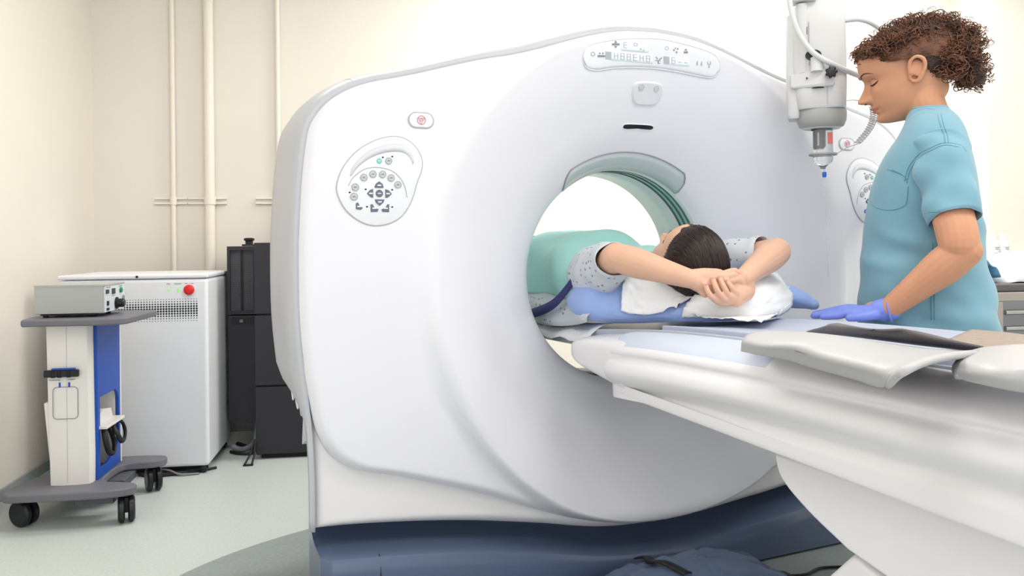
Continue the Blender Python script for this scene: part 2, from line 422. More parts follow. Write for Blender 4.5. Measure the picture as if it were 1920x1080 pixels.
def ray_loop(loop, phi):
    dx, dz = math.cos(phi), math.sin(phi); best = 0
    for (ax, az), (bx, bz) in zip(loop, loop[1:] + loop[:1]):
        ax_, az_, bx_, bz_ = ax, az - ISO, bx, bz - ISO
        ex, ez = bx_ - ax_, bz_ - az_
        den = dx*ez - dz*ex
        if abs(den) < 1e-12: continue
        t = (ax_*ez - az_*ex)/den; u = (ax_*dz - az_*dx)/den
        if t > 0 and -1e-6 <= u <= 1 + 1e-6: best = max(best, t)
    return best
# the face plate ends below along a swept groove; the skirt sits behind it
swp = [(p.x, p.y) for p in catmull([(1.0905,.72,0),(1.078,.655,0),(1.060,.575,0),(1.025,.515,0),(.96,.468,0),(.845,.436,0),(.616,.360,0),(.452,.294,0),(.33,.249,0),(.2,.220,0),(.1,.207,0),(0,.203,0)], 6)]
r_loop = [p for p in top_curve if p[1] > .73] + swp
CLOOP = r_loop + [(-x, z) for x, z in r_loop[::-1][1:-1]]
N = 320
angs = sorted([2*PI*k/N for k in range(N)] + [math.atan2(.319 - ISO, 1.069) % (2*PI), math.atan2(.319 - ISO, -1.069) % (2*PI)])
rows = [.35 + .392*(k/24) for k in range(25)]
NO = 26
vs_c, NR = [], 0
for a in angs:
    R = ray_loop(CLOOP, a); c, s = math.cos(a), math.sin(a); r0 = min(.742, R - .010)
    rl = [min(r, r0) for r in rows] + [r0 + (R - r0)*(1 - (1 - k/NO)**1.7) for k in range(1, NO + 1)]
    col_ = [Vector((r*c, front_y(r*c, ISO + r*s, R - r if s > -.25 or True else 1, False), ISO + r*s)) for r in rl]
    e = col_[-1]
    col_ += [Vector((e.x*.9995, e.y + .012, e.z)), Vector((e.x*.999, e.y + .026, e.z + .001))]
    NR = len(col_); vs_c.append(col_)
build('front_cover', MB().rings([[vs_c[i][k] for i in range(len(angs))] for k in range(NR)], True, False, False), 'gantry_white', gantry, GF, smooth=70)
lowa = [a for a in angs if PI + .12 < a < 2*PI - .12]
sk = []
for a in lowa:
    R = ray_out(a); Rc = ray_loop(CLOOP, a); c, s = math.cos(a), math.sin(a); ri = min(Rc - .03, R - .02); col_ = []
    for k in range(17):
        r = lerp(ri, R, 1 - (1 - k/16)**1.5)
        col_.append(Vector((r*c, .032 + .022*(1 - min((R - r)/.03, 1))**2, ISO + r*s)))
    e = col_[-1]; col_.append(Vector((e.x, e.y + .03, e.z + .002))); sk.append(col_)
build('front_skirt', MB().rings([[sk[i][k] for i in range(len(lowa))] for k in range(18)], False, False, False), 'gantry_skirt', gantry, GF, smooth=70)
def compact(vs, fs):
    use = sorted({j for f in fs for j in f}); mp = {j: i for i, j in enumerate(use)}
    return MB().add([vs[j] for j in use], [[mp[j] for j in f] for f in fs])

# outer shell behind the face
open_loop = [(-x, z) for x, z in top_curve[::-1]] + top_curve[1:]
def offs(i, d):
    x, z = open_loop[i]
    a = open_loop[max(i-1, 0)]; b = open_loop[min(i+1, len(open_loop)-1)]
    t = Vector((b[0]-a[0], b[1]-a[1])).normalized()
    return x - t.y*d, z + t.x*d
def shell(rows_, low_in):
    out = []
    for y, d in rows_:
        row = []
        for i in range(len(open_loop)):
            z0 = open_loop[i][1]; w = 1 - sm(.55, .72, z0)
            dd = lerp(d, min(d, 0.008) - max(0, y - .05)*low_in, w)
            x, z = offs(i, dd)
            row.append(Vector((x, y, z)))
        out.append(row)
    return out
build('side_shell', MB().rings(shell([(.020,-.003),(.024,.010),(.04,.020),(.08,.027),(.14,.031),(.22,.032),(.30,.028)], .35), close=False, cap0=False, cap1=False), 'gantry_grey', gantry, GF, smooth=60, solid=0.004)
build('rear_shell', MB().rings(shell([(.302,.024),(.40,.012),(.52,-.012),(.64,-.045),(.72,-.085),(.74,-.12)], .35), close=False, cap0=False, cap1=False), 'gantry_grey', gantry, GF, smooth=60, solid=0.004)
# seam marks on the shell
for x0 in (-.945, .945, 0.02):
    i = min(range(len(open_loop)), key=lambda j: abs(open_loop[j][0] - x0) + (0 if open_loop[j][1] > 1.3 else 9))
    sp = [Vector((offs(i, d + .0015)[0], y, offs(i, d + .0015)[1])) for y, d in [(.024,.010),(.04,.020),(.08,.027),(.14,.031),(.22,.032),(.30,.028)]]
    build('seam', MB().tube(sp, 0.0018, 6), 'panel_line', gantry, GF)
# moulded hand-hold slots on the left flank
k0 = 0
for (yy, zz, ln, tilt) in [(.20,.945,.03,.2),(.22,.905,.05,.1),(.15,.875,.05,.9),(.24,.80,.07,.1),(.17,.785,.09,.2),(.21,.72,.06,-.3),(.19,.665,.06,.3),(.12,.70,.05,.5),(.15,.64,.05,.6),(.10,.625,.035,.2),(.07,.605,.02,.0)]:
    x = -(interp([(b, a) for a, b in HALF[::-1]], zz) + .026 - .01*(zz < .7) - max(0, (.72 - zz))*.09 - .002)
    pth = [(x, yy + math.sin(tilt)*ln*(t - .5), zz + math.cos(tilt)*ln*(t - .5)) for t in (0, .33, .66, 1)]
    build('side_slot', MB().cap_limb(pth, [.003, .0045, .0045, .003], 8, 2), 'panel_line' if k0 % 2 else 'gantry_white', gantry, GF); k0 += 1
# rear face with its flared opening
rb = MB(); rr = []
prof = [(.352,.482),(.38,.53),(.45,.62),(.56,.70),(.66,.74)]
for r, y in prof: rr.append([Vector((r*math.cos(a), y, ISO + r*math.sin(a))) for a in angs])
rr.append([Vector(((ray_out(a) - .11)*math.cos(a), .74, ISO + (ray_out(a) - .11)*math.sin(a))) for a in angs])
build('rear_cover', rb.rings(rr, True, False, False), 'gantry_white', gantry, GF, smooth=60, solid=0.004)
# bore liner and its ring window
def ringband(y0, y1, r, m, name):
    return build(name, MB().rings([[Vector((r*math.cos(2*PI*k/160), y, ISO + r*math.sin(2*PI*k/160))) for k in range(160)] for y in (y0, y1)], True, False, False), m, gantry, GF, smooth=180, solid=0.003)
ringband(.246, .262, .3515, 'bore_white', 'bore_lip')
ringband(.262, .272, .3535, 'bore_teal', 'bore_ring')
ringband(.272, .276, .3520, 'bore_dark', 'bore_ring')
ringband(.276, .300, .3535, 'bore_teal', 'bore_ring')
ringband(.300, .305, .3515, 'bore_dark', 'bore_ring')
ringband(.305, .328, .3535, 'bore_teal', 'bore_ring')
ringband(.328, .334, .3515, 'bore_dark', 'bore_ring')
ringband(.334, .484, .3510, 'bore_white', 'bore_liner')

# ---- fittings on the face
def gsurf(x, z, off=0.0):
    return Vector((x, front_y(x, z) - off, z))
CAMG = GF.inverted() @ Vector((0, 0, CZ))
def gpix(px, py):
    """the point of the face that is seen at a pixel of the photograph -> (x, z)"""
    d = (GF.inverted() @ P(px, py, 1.0)) - CAMG; y = 0.03
    for _ in range(12):
        q = CAMG + d*((y - CAMG.y)/d.y); y = 0.5*y + 0.5*front_y(q.x, q.z)
    return q.x, q.z
def gnorm(x, z):
    e = 0.004
    n_ = Vector((-(front_y(x + e, z) - front_y(x - e, z))/(2*e), 1, -(front_y(x, z + e) - front_y(x, z - e))/(2*e)))
    return -n_.normalized()
def pad(poly, thick, lift=0.0, c=None):
    """a key or plate: polygon in (x, z) on the face, standing proud of it"""
    cx = sum(p[0] for p in poly)/len(poly); cz = sum(p[1] for p in poly)/len(poly)
    nn = gnorm(cx, cz)
    a = [gsurf(x, z) + nn*(lift - .004) for x, z in poly]
    b = [gsurf(x, z) + nn*(lift + thick*.6) for x, z in poly]
    k = .88 if c is None else c
    t = [gsurf(cx + (x - cx)*k, cz + (z - cz)*k) + nn*(lift + thick) for x, z in poly]
    return MB().rings([a, b, t], True, True, True)
def circ(x, z, r, n=20, sx=1.0): return [(x + r*sx*math.cos(2*PI*k/n), z + r*math.sin(2*PI*k/n)) for k in range(n)]
def spline2(pts, n=6, closed=True):
    if closed:
        p = [pts[-1]] + list(pts) + [pts[0], pts[1]]
        c = catmull([(a, b, 0) for a, b in p], n)
        return [(q.x, q.y) for q in c[n:-n - 1 - 0]][: len(pts)*n]
    return [(q.x, q.y) for q in catmull([(a, b, 0) for a, b in pts], n)]
def surf_tube(pts, r, lift=0.0, n=6, closed=True):
    path = [gsurf(x, z) + gnorm(x, z)*lift for x, z in pts]
    if closed: path = path + path[:2]
    return MB().tube(path, r, n)
def crop2(u, v):      # a spot of the left control panel -> (x, z)
    return -.894 + (600 + u/4 - 711)/690, 1.195 - (180 + v/4 - 362)/700
PO = [(135,720),(150,620),(200,520),(290,420),(400,350),(500,315),(590,308),(670,335),(730,390),(768,470),(765,550),(730,640),(700,740),(660,830),(600,905),(520,950),(430,968),(340,955),(250,905),(180,830)]
for sgn in (1, -1):
    T = lambda u, v: (crop2(u, v)[0]*sgn, crop2(u, v)[1])
    sc = lambda pts: [T(u, v) for u, v in pts]
    out = spline2(sc(PO), 5)
    pan = build('control_panel', pad(out, .004, 0, .97), 'panel_face', gantry, GF, smooth=35, label='teardrop keypad on the scanner face')
    build('panel_rim', surf_tube(out, .0022, .001), 'panel_line', pan, GF)
    cres = sc([(228,610),(245,545),(310,465),(400,402),(500,368),(590,360),(655,382),(695,435),(706,490)]) + sc([(696,515),(685,480),(650,438),(590,420),(490,430),(380,472),(290,540),(240,606)])  # crescent in a greyer colour paints the shading of the keypad's recess
    c1 = spline2(cres[:9], 4, False); c2 = spline2(cres[9:], 4, False)[::-1]
    k_ = min(len(c1), len(c2)); g1 = [c1[int(i*(len(c1)-1)/(k_-1))] for i in range(k_)]; g2 = [c2[int(i*(len(c2)-1)/(k_-1))] for i in range(k_)]
    build('panel_slope_shade', MB().rings([[gsurf(x, z) + gnorm(x, z)*.0052 for x, z in g1], [gsurf(x, z) + gnorm(x, z)*.0044 for x, z in g2]], False, False, False), 'panel_shade', pan, GF, solid=0.0006)
    build('panel_arc', surf_tube(spline2(sc([(215,680),(250,620),(330,558),(430,540),(540,565),(610,630),(640,700),(650,760)]), 5, False), .0012, .0045, closed=False), 'panel_line', pan, GF)
    for u, v, r, m_ in [(443,492,20,'key_teal'),(513,490,25,'key_light'),(327,617,26,'key_light'),(394,591,26,'key_light'),(466,591,26,'key_light'),(530,616,26,'key_light'),(581,665,26,'key_light'),(264,690,27,'key_light'),(254,759,27,'key_light'),(441,733,27,'key_dark')]:
        x, z = T(u, v); r_ = r/4/695
        kk = build('key', pad(circ(x, z, r_), .003, .004), m_, pan, GF, smooth=30)
        kn = gnorm(x, z)
        if m_ == 'key_light':
            build('key_ring', surf_tube(circ(x, z, r_*.92, 18), .0009, .0068), 'key_ring', pan, GF)
            build('key_mark', pad([(x - r_*.5, z - r_*.22), (x + r_*.5, z - r_*.22), (x + r_*.3, z + r_*.25), (x - r_*.3, z + r_*.25)], .0006, .0072), 'key_ring', pan, GF, smooth=0)
        else:
            build('key_mark', pad([(x - r_*.5, z - r_*.12), (x + r_*.5, z - r_*.12), (x + r_*.5, z + r_*.12), (x - r_*.5, z + r_*.12)], .0006, .0072), 'key_print', pan, GF, smooth=0)
    arrows = [[(405,690),(415,662),(440,643),(465,662),(474,690),(440,692)], [(395,700),(395,766),(375,760),(349,735),(372,708)], [(486,700),(486,766),(508,760),(534,735),(510,708)], [(408,777),(478,777),(470,800),(442,824),(414,800)],
              [(268,808),(282,800),(298,832),(318,840),(304,855),(268,850)], [(375,815),(390,812),(405,842),(434,850),(425,868),(376,870)], [(513,812),(500,812),(484,842),(456,850),(462,868),(512,870)]]
    for a in arrows:
        p = sc(a); cx = sum(q[0] for q in p)/len(p); cz = sum(q[1] for q in p)/len(p)
        build('arrow_key', pad(p, .003, .004), 'key_dark', pan, GF, smooth=30)
        build('key_mark', pad([(cx - .005, cz - .0018), (cx + .005, cz - .0018), (cx + .005, cz + .0018), (cx - .005, cz + .0018)], .0006, .0072), 'key_print', pan, GF, smooth=0)
    for u, v in [(470,465),(541,457),(341,704),(538,704),(349,832),(537,832),(224,729)]:
        x, z = T(u, v); build('indicator', pad(circ(x, z, .0022, 8, 1.3), .001, .004), 'slot_black', pan, GF, smooth=0)
    # emergency stop
    cx, cz, a_, b_ = -.777*sgn, 1.393, .034, .0195
    st = [(cx + (a_ - b_)*(1 if math.cos(t) > 0 else -1) + b_*math.cos(t), cz + b_*math.sin(t)) for t in [2*PI*(k + .5)/36 for k in range(36)]]
    es = build('stop_button', pad(st, .004, 0, .9), 'panel_face', gantry, GF, smooth=30, label='white stop button with a red symbol')
    build('button_rim', surf_tube(st, .0028, .001), 'panel_line', es, GF)
    build('stop_symbol', surf_tube(circ(cx, cz, .0115, 24), .0011, .0045), 'stop_red', es, GF)
    build('stop_symbol', surf_tube([(cx - .0095, cz + .005), (cx + .0095, cz + .005), (cx, cz - .0105)], .0010, .0045), 'stop_red', es, GF)
    build('stop_symbol', surf_tube(circ(cx, cz + .0005, .0035, 12), .0009, .0045), 'stop_red', es, GF)

# display strip at the top
ED = [(1093,107),(1098,92),(1112,82),(1150,75),(1190,72),(1235,73),(1280,82),(1320,94),(1340,104),(1349,120),(1347,135),(1335,146),(1310,143),(1270,135),(1230,129),(1190,127),(1150,128),(1118,132),(1098,126)]
dpoly = spline2([gpix(*p) for p in ED], 4)
eu = spline2([gpix(*p) for p in [(1093,107),(1098,92),(1112,82),(1150,75),(1190,72),(1235,73),(1280,82),(1320,94),(1340,104),(1349,120)]], 6, False)
el = spline2([gpix(*p) for p in [(1094,112),(1101,127),(1118,132),(1150,128),(1190,127),(1230,129),(1270,135),(1310,143),(1336,146),(1349,128)]], 6, False)
drow = []
for j in range(9):
    row = [(lerp(a_[0], b_[0], j/8), lerp(a_[1], b_[1], j/8)) for a_, b_ in zip(eu, el)]
    drow.append([gsurf(x, z) + gnorm(x, z)*(.0035 if 0 < j < 8 else .001) for x, z in row])
disp = build('display_strip', MB().rings(drow, False, False, False), 'panel_face', gantry, GF, smooth=50, solid=.001, label='curved read-out strip at the top of the scanner face')
build('strip_rim', surf_tube(dpoly, .003, 0), 'panel_shade', disp, GF)
def dquad(pts, m_, name, lift=.0045, par=disp):
    return build(name, pad([gpix(*p) for p in pts], .0008, lift, 1.0), m_, par, GF, smooth=0)
def slant(x0, y0, x1, y1, s=0.085):
    xm = x0
    return [(x0, y1), (x1, y1 + s*(x1 - x0)), (x1, y0 + s*(x1 - x0)), (x0, y0)]
def read_out(pts):
    (ax, ay), (bx, by), (cx, cy), (dx_, dy_) = pts                # lower left, lower right, upper right, upper left
    def fn(u, v):
        x, z = gpix(lerp(lerp(ax, bx, u), lerp(dx_, cx, u), v), lerp(lerp(ay, by, u), lerp(dy_, cy, u), v)); return gsurf(x, z) + gnorm(x, z)*.0049
    return build('read_out', MB().grid(fn, 14, 3), 'display_lit', disp, GF, smooth=50, solid=.0006)
s1 = read_out(slant(1163, 76, 1214, 94))
s2 = read_out(slant(1145, 95, 1222, 112))
s3 = read_out(slant(1254, 105, 1291, 121))
def digit(x, y, w, h, segs, par):
    sl = 0.085
    S = {'a': ((x, y), (x + w, y)), 'g': ((x, y + h/2), (x + w, y + h/2)), 'd': ((x, y + h), (x + w, y + h)), 'f': ((x, y), (x, y + h/2)), 'b': ((x + w, y), (x + w, y + h/2)), 'e': ((x, y + h/2), (x, y + h)), 'c': ((x + w, y + h/2), (x + w, y + h))}
    for s_ in segs:
        (ax, ay), (bx, by) = S[s_]
        ay += sl*(ax - 1145); by += sl*(bx - 1145)
        t_ = .7
        if ay != by and abs(ax - bx) < .1: pts = [(ax - t_, ay), (ax + t_, ay), (bx + t_, by), (bx - t_, by)]
        else: pts = [(ax, ay - t_), (bx, by - t_), (bx, by + t_), (ax, ay + t_)]
        build('segment', pad([gpix(*p) for p in pts[::-1]], .0004, .0056, 1.0), 'segment', par, GF, smooth=0)
for k, s_ in enumerate(['fegbc', 'abcdefg', 'abcdefg', 'afged', 'fegbc', 'abcdefg']): digit(1150 + 12*k, 98, 6.5, 11, s_, disp)
digit(1168, 77, 6, 10, 'afged', disp); digit(1187, 77, 6, 10, 'afgb', disp); digit(1258, 97.5, 6, 11, 'afgedc', disp)
for p in ([(1198,90),(1201,90),(1201,93),(1198,93)], [(1204,92),(1206,92),(1206,96),(1204,96)], [(1270,115),(1276,115.5),(1276,117),(1270,116.5)], [(1281,116),(1287,116.5),(1287,118),(1281,117.5)]):
    dquad(p[::-1], 'segment', 'segment', .0054)
for pts in ([(1134,96),(1144,97),(1144,111),(1134,110)], [(1243,105),(1253,106),(1253,120),(1243,119)]): dquad(pts[::-1], 'segment', 'unit_box')
def icon(polys, m_='icon_grey'):
    mb = MB()
    for p in polys:
        q = pad([gpix(*a) for a in p[::-1]], .0006, .0045, 1.0); mb.add(q.v, q.f)
    build('icon', mb, m_, disp, GF, smooth=0)
def R4(x0, y0, x1, y1): return [(x0, y0), (x1, y0), (x1, y1), (x0, y1)]
icon([R4(1146,81,1160,84.5), [(1150.5,80),(1153,76),(1155.5,80)], [(1150.5,86),(1155.5,86),(1153,90)]])
icon([R4(1119,103,1133,106.5), [(1121,99.5),(1124,97.5),(1124,101.5)], [(1131,99.5),(1128,97.5),(1128,101.5)]])
icon([[(1227,112),(1237,113),(1237,114),(1227,113)], [(1228,106),(1229.5,106),(1232,110),(1231,111)], [(1239,107),(1240,108),(1235,112),(1234,111)], R4(1232,114,1233.5,119), R4(1233,118,1236,119)])
icon([R4(1261,92,1263.5,95), R4(1266,96,1268.5,99), R4(1268,90,1270.5,92.5), R4(1264,89,1266,91)])
icon([R4(1281,96,1288,99.5), [(1281.5,94),(1284.5,91),(1287.5,94)]])
for (a, b) in ((1304, 117), (1312, 118)): icon([[(a,b+5),(a+1.5,b-3),(a+3,b-3),(a+3,b+5)]], 'segment')
icon([R4(1325,119,1331,121), R4(1325,115,1326.3,119), R4(1330,115,1331.3,119), R4(1327,122,1329.5,127)], 'segment')
build('icon', surf_tube([gpix(1110 + 3.6*math.cos(t), 101 + 3.6*math.sin(t)) for t in [2*PI*k/14 for k in range(14)]], .0007, .0045), 'icon_grey', disp, GF)
build('icon', surf_tube([gpix(1249 + 3*math.cos(t), 90 + 3.4*math.sin(t)) for t in [2*PI*k/12 for k in range(12)]], .0006, .0045), 'segment', disp, GF)

# sensor block and slot below the strip
mp_ = spline2([gpix(*p) for p in [(1188,160),(1196,154.5),(1215,154),(1235,157),(1241,164),(1238,180),(1232,192),(1222,196),(1205,196),(1190,193),(1186,178)]], 4)
mod = build('sensor_block', pad(mp_, .005, 0, .95), 'panel_shade', gantry, GF, smooth=35)
build('block_rim', surf_tube(mp_, .0022, .001), 'gantry_white', mod, GF)
for p in ((1201, 163), (1229, 166)):
    x, z = gpix(*p); build('sensor_eye', pad(circ(x, z, .0088), .001, .005), 'key_light', mod, GF, smooth=30)
    build('eye_ring', surf_tube(circ(x, z, .0088, 16), .0007, .006), 'panel_line', mod, GF)
sl_ = spline2([gpix(*p) for p in [(1168,236),(1173,232.5),(1195,233),(1219,234.5),(1225,238),(1223,242.5),(1215,243.5),(1195,241.5),(1174,242),(1168,240.5)]], 3)
slo = build('slot', pad(sl_, .0015, 0, .97), 'slot_black', gantry, GF, smooth=35)
build('slot_rim', surf_tube(sl_, .0016, .0006), 'gantry_white', slo, GF)
# grey glazed arc on the funnel over the bore
def gpol(ph, r, lift): 
    x, z = r*math.cos(rad(ph)), ISO + r*math.sin(rad(ph)); return gsurf(x, z) + gnorm(x, z)*lift
ap = []
for k in range(41):
    ph = 129 - 78*k/40; e = min(1, math.sqrt(max(0, 1 - ((ph - 90)/39.01)**2))*1.9)
    ap.append((ph, .356 + (.404 - .356)*e))
arc = build('arc_window', MB().rings([[gpol(ph, .3525, .002) for ph, r in ap], [gpol(ph, lerp(.3525, r, .35), .0025) for ph, r in ap], [gpol(ph, lerp(.3525, r, .7), .0025) for ph, r in ap], [gpol(ph, r, .002) for ph, r in ap]], False, False, False), 'arc_glass', gantry, GF, solid=.0015)
build('arc_rim', MB().tube([gpol(ph, r + .001, .0022) for ph, r in ap], .0018, 6), 'icon_grey', arc, GF)

# blue-grey base
bs = MB(); rings = []
xs = [-1.055 + 2.11*k/90 for k in range(91)]
for x in xs:
    zb = zbot(x)
    e = min(1, (1.055 - abs(x))/.03); ins = .03*(1 - math.sqrt(max(0, 1 - (1 - e)**2)))
    pr = [(.17, zb + .03), (.165, zb - .035), (.14, zb - .052), (.05, zb - .060), (.004, zb - .064), (-.010, zb - .069), (-.018, zb - .081), (-.020, zb - .105), (-.016, .05), (-.008, .012), (.01, .006), (.20, .006), (.20, zb + .03)]
    rings.append([Vector((x, y + ins*(1 if y < .08 else -1), z)) for y, z in pr])
base = build('base', bs.rings(rings), 'base_blue', gantry, GF, smooth=35)
build('base_seam', MB().tube([Vector((-.905, y, z)) for y, z in ((-.0045, .245), (-.0165, .225), (-.0205, .19), (-.0165, .05))], .0016, 6), 'slot_black', base, GF)
build('base_frame', MB().box((-.72, .201, .0035), (.72, .70, .22)), 'base_blue', gantry, GF, smooth=0, bevel=.01)
build('base_foot', MB().box((-1.0, .02, .0035), (1.0, .125, .0055)), 'foot_dark', gantry, GF, smooth=0)  # thin dark foot plate under the base

# ================================================================== rays of the photograph in the scanner frame (used to lay things out on real planes)
def gray(px, py): return (GF.inverted() @ P(px, py, 1.0)) - CAMG
def gz(px, py, z): d = gray(px, py); return CAMG + d*((z - CAMG.z)/d.z)
def gy(px, py, y): d = gray(px, py); return CAMG + d*((y - CAMG.y)/d.y)
def gx(px, py, x): d = gray(px, py); return CAMG + d*((x - CAMG.x)/d.x)

# ================================================================== patient table
ZT = smooth_tab([(-2.7,.845),(-1.2,.845),(-.8,.843),(-.4,.832),(-.1,.810),(.3,.780),(1.3,.772)], 4)
def zt(y): return interp(ZT, y)
def zlow(y): return interp([(-2.7,.60),(-1.36,.62),(-.25,.658),(.1,.66)], y)
table = thing('scanner_table', 'long white patient table with a grey-blue pad sliding into the bore', 'table', at(GF, 0, -1.4))
def prof(y, w):
    t, b = zt(y), zlow(y)
    h0 = [(-.19,t-.012),(-.235,t-.006),(-.285,t-.012),(-w+.025,t-.026),(-w+.006,t-.044),(-w+.002,t-.056),(-w+.006,t-.063),(-w+.004,t-.070),(-w-.008,t-.082),(-w-.014,t-.097),(-w-.013,t-.110),(-w-.003,t-.127),(-w+.016,t-.144),(-w+.021,t-.152),(-w+.019,t-.160),(-w+.013,t-.175),(-w+.012,b+.03),(-w+.012,b+.006),(-w+.018,b+.001),(-w+.03,b)]
    h = [(q.x, q.y) for q in catmull([(x, z, 0) for x, z in h0], 3)]
    return [Vector((x, y, z)) for x, z in h] + [Vector((-x, y, z)) for x, z in h[::-1]]
st = [(-.215,.318),(-.222,.330),(-.24,.338)] + [(-.24 - 2.36*k/40, .342 + .012*k/40) for k in range(1, 41)]
tb = MB().rings([prof(y, w) for y, w in st]); npf = len(prof(-1, .34))
for i in range(len(st) - 1):
    for k in range(npf):
        if (k < 11 or k > npf - 13) and st[i][0] > -.78: tb.mi[i*npf + k] = 1
build('table_body', tb, ['table_white', 'table_top'], table, GF, smooth=50)
# rounded nose of the table towards the bore
nose = []
for k in range(17):
    t = k/16; y = -.30 + .335*t; e = math.sqrt(max(0.0, 1 - (max(0, t - .62)/.3805)**2.6)); e = max(e, .12)
    hw = .338*(.90 + .10*e) - .010*t; top = zt(y) - .014 - .030*(1 - e); bot = .655 + .05*t + .03*(1 - e)
    cz_, hh = (top + bot)/2, (top - bot)/2
    nose.append([Vector((hw*math.copysign(abs(math.cos(a))**.28, math.cos(a)), y, cz_ + hh*math.copysign(abs(math.sin(a))**.36, math.sin(a)))) for a in [2*PI*i/56 for i in range(56)]])
build('table_nose', MB().rings(nose), 'table_white', table, GF, smooth=50)
# cradle that carries the patient into the bore
crd = []
for k in range(46):
    y = -2.5 + 3.75*k/45; t = zt(y); h = []
    for i in range(13):
        x = -.225 + .45*i/12; h.append((x, t - .018*(1 - (x/.225)**2)))
    low_ = [(x*1.0, t - .045 - .035*(1 - (x/.225)**2)) for x in [.225 - .45*i/12 for i in range(13)]]
    crd.append([Vector((x, y, z)) for x, z in h + low_])
build('cradle', MB().rings(crd), 'cradle_grey', table, GF, smooth=40, bevel=.004)
padr = []
for k in range(40):
    y = -2.5 + 2.22*k/39; t = zt(y)
    up_ = [(-.20 + .40*i/10, t + .010 - .012*(1 - ((-.20 + .40*i/10)/.20)**2)) for i in range(11)]
    padr.append([Vector((x, y, z)) for x, z in up_ + [(.20, t - .012), (-.20, t - .012)]])
build('table_pad', MB().rings(padr), 'table_pad', table, GF, smooth=40, bevel=.005)
# flat grey-blue shoulders of the table top on either side of the cradle
for sgn in (1,):
    sh = []
    for k in range(36):
        y = -2.5 + 2.2*k/35; t = zt(y)
        sh.append([Vector((sgn*x, y, z)) for x, z in ((.232, t - .002), (.30, t - .004 if sgn > 0 else t - .016), (.335, t - .010 if sgn > 0 else t - .030), (.333, t - .040), (.24, t - .03))])
    build('table_shoulder', MB().rings(sh), 'table_pad' if sgn > 0 else 'table_white', table, GF, smooth=40)
# pedestal covers under the table
def side_block(name, poly, hw, m, bev):
    build(name, MB().prism(poly, -hw, hw, lambda p, t: (t, p[0], p[1])), m, table, GF, smooth=40, bevel=bev, bseg=4)
up_poly = [(q.x, q.y) for q in catmull([(-.795,.622,0),(-.815,.575,0),(-.885,.530,0),(-.985,.487,0)], 5)]
side_block('lift_cover', up_poly + [(-1.3,.42),(-2.3,.40),(-2.3,.618)], .285, 'table_white', .02)
side_block('base_cover', [(-.985,.480),(-.80,.285),(-.60,.06),(-.58,.004),(-2.2,.004),(-2.2,.30),(-1.25,.40)], .272, 'table_white', .015)

# ================================================================== pillow, paper and aprons on the table
def fold_noise(p, s, a): return a*noise.noise(Vector(p)*s)
def superpillow(c, hx, hy, hz, deg, sag, seed, n=44):
    M = Matrix.Rotation(rad(deg), 3, 'Z'); mb = MB(); rings = []
    for j in range(1, 24):
        v = -1 + 2*j/24; ring = []
        rr = (1 - abs(v)**2.6)**(1/2.6)
        for i in range(n):
            a = 2*PI*i/n; ca, sa = math.cos(a), math.sin(a)
            sq = 1/(abs(ca)**3.4 + abs(sa)**3.4)**(1/3.4)
            x, y, z = hx*sq*ca*rr**.35*(.93 + .07*rr), hy*sq*sa*rr**.35*(.93 + .07*rr), hz*v
            edge = max(abs(x)/hx, abs(y)/hy); z = z*(1 - .70*edge**4) - .034*edge**6
            p = M @ Vector((x, y, z)) + Vector(c)
            p += Vector((0, 0, fold_noise(p + Vector((seed, 0, 0)), 9, .018) + .012*abs(noise.noise(Vector((p.x*26 + p.z*20, p.y*14 + seed, p.z*30)))) - .004))
            p.z = sag(p)
            ring.append(p)
        rings.append(ring)
    return mb.rings(rings)
def sagf(p):
    d = math.hypot((p.x - .03)/.13, (p.y + .13)/.15); top = p.z
    if p.z > .88: top -= .045*math.exp(-d*d)
    return max(top, zt(p.y) + .012)
pil_mb = superpillow((.085, .03, .893), .335, .292, .106, -50, sagf, 3.0)
pillow = build('pillow', pil_mb, 'pillow_blue', None, GF, at(GF, .085, -.075, .83), smooth=180, subsurf=1, label='plump light blue pillow under the head of the lying patient', cat='pillow')
PB = BVHTree.FromPolygons(pil_mb.v, pil_mb.f)
def sheet(name, rows, label, m, lift, amp, seed, nu=40, nv=30, thick=.0016, base=None):
    """paper laid on the pillow: its outline is read off the photograph and dropped onto the pillow's surface"""
    last = [Vector((0, -.2, .86))]
    R_ = [catmull([(a, b, 0) for a, b in r], 10) for r in rows]
    def fn(u, v):
        c_ = []
        for q in R_:
            f_ = u*(len(q) - 1); i = min(int(f_), len(q) - 2); c_.append(q[i].lerp(q[i+1], f_ - i))
        q = catmull(c_, 10); f_ = v*(len(q) - 1); i = min(int(f_), len(q) - 2); p = q[i].lerp(q[i+1], f_ - i)
        d = gray(p.x, p.y).normalized(); h = PB.ray_cast(CAMG, d)
        flat = gz(p.x, p.y, zt(-.25) + .018)
        ok = flat.z < CZ and 0 < (flat - CAMG).dot(d) < 2.6
        if h[0] is not None and (not ok or (h[0] - CAMG).length < (flat - CAMG).length): x_, n_ = h[0], h[1]
        elif ok: x_, n_ = flat, Vector((0, 0, 1))
        else: x_, n_ = last[0], Vector((0, 0, 1))
        last[0] = x_
        n_ = (n_ if n_.dot(d) < 0 else -n_)
        k = lift + amp*abs(noise.noise(Vector((p.x*.045 + seed, p.y*.06, 0)))) + amp*.5*abs(noise.noise(Vector((p.x*.11, p.y*.10 + seed, 0))))
        return x_ + (n_*.6 - d*.3 + Vector((0, 0, .4)))*k
    mb = MB().grid(fn, nu, nv)
    for _ in range(3):                                              # let it hang softly
        w_ = nu + 1; old = [p.copy() for p in mb.v]
        for j in range(1, nv):
            for i in range(1, nu):
                k = j*w_ + i; mb.v[k] = old[k]*.5 + (old[k-1] + old[k+1] + old[k-w_] + old[k+w_])*.125
    return build(name, mb, m, None, GF, base, smooth=180, solid=thick, label=label, cat='paper')
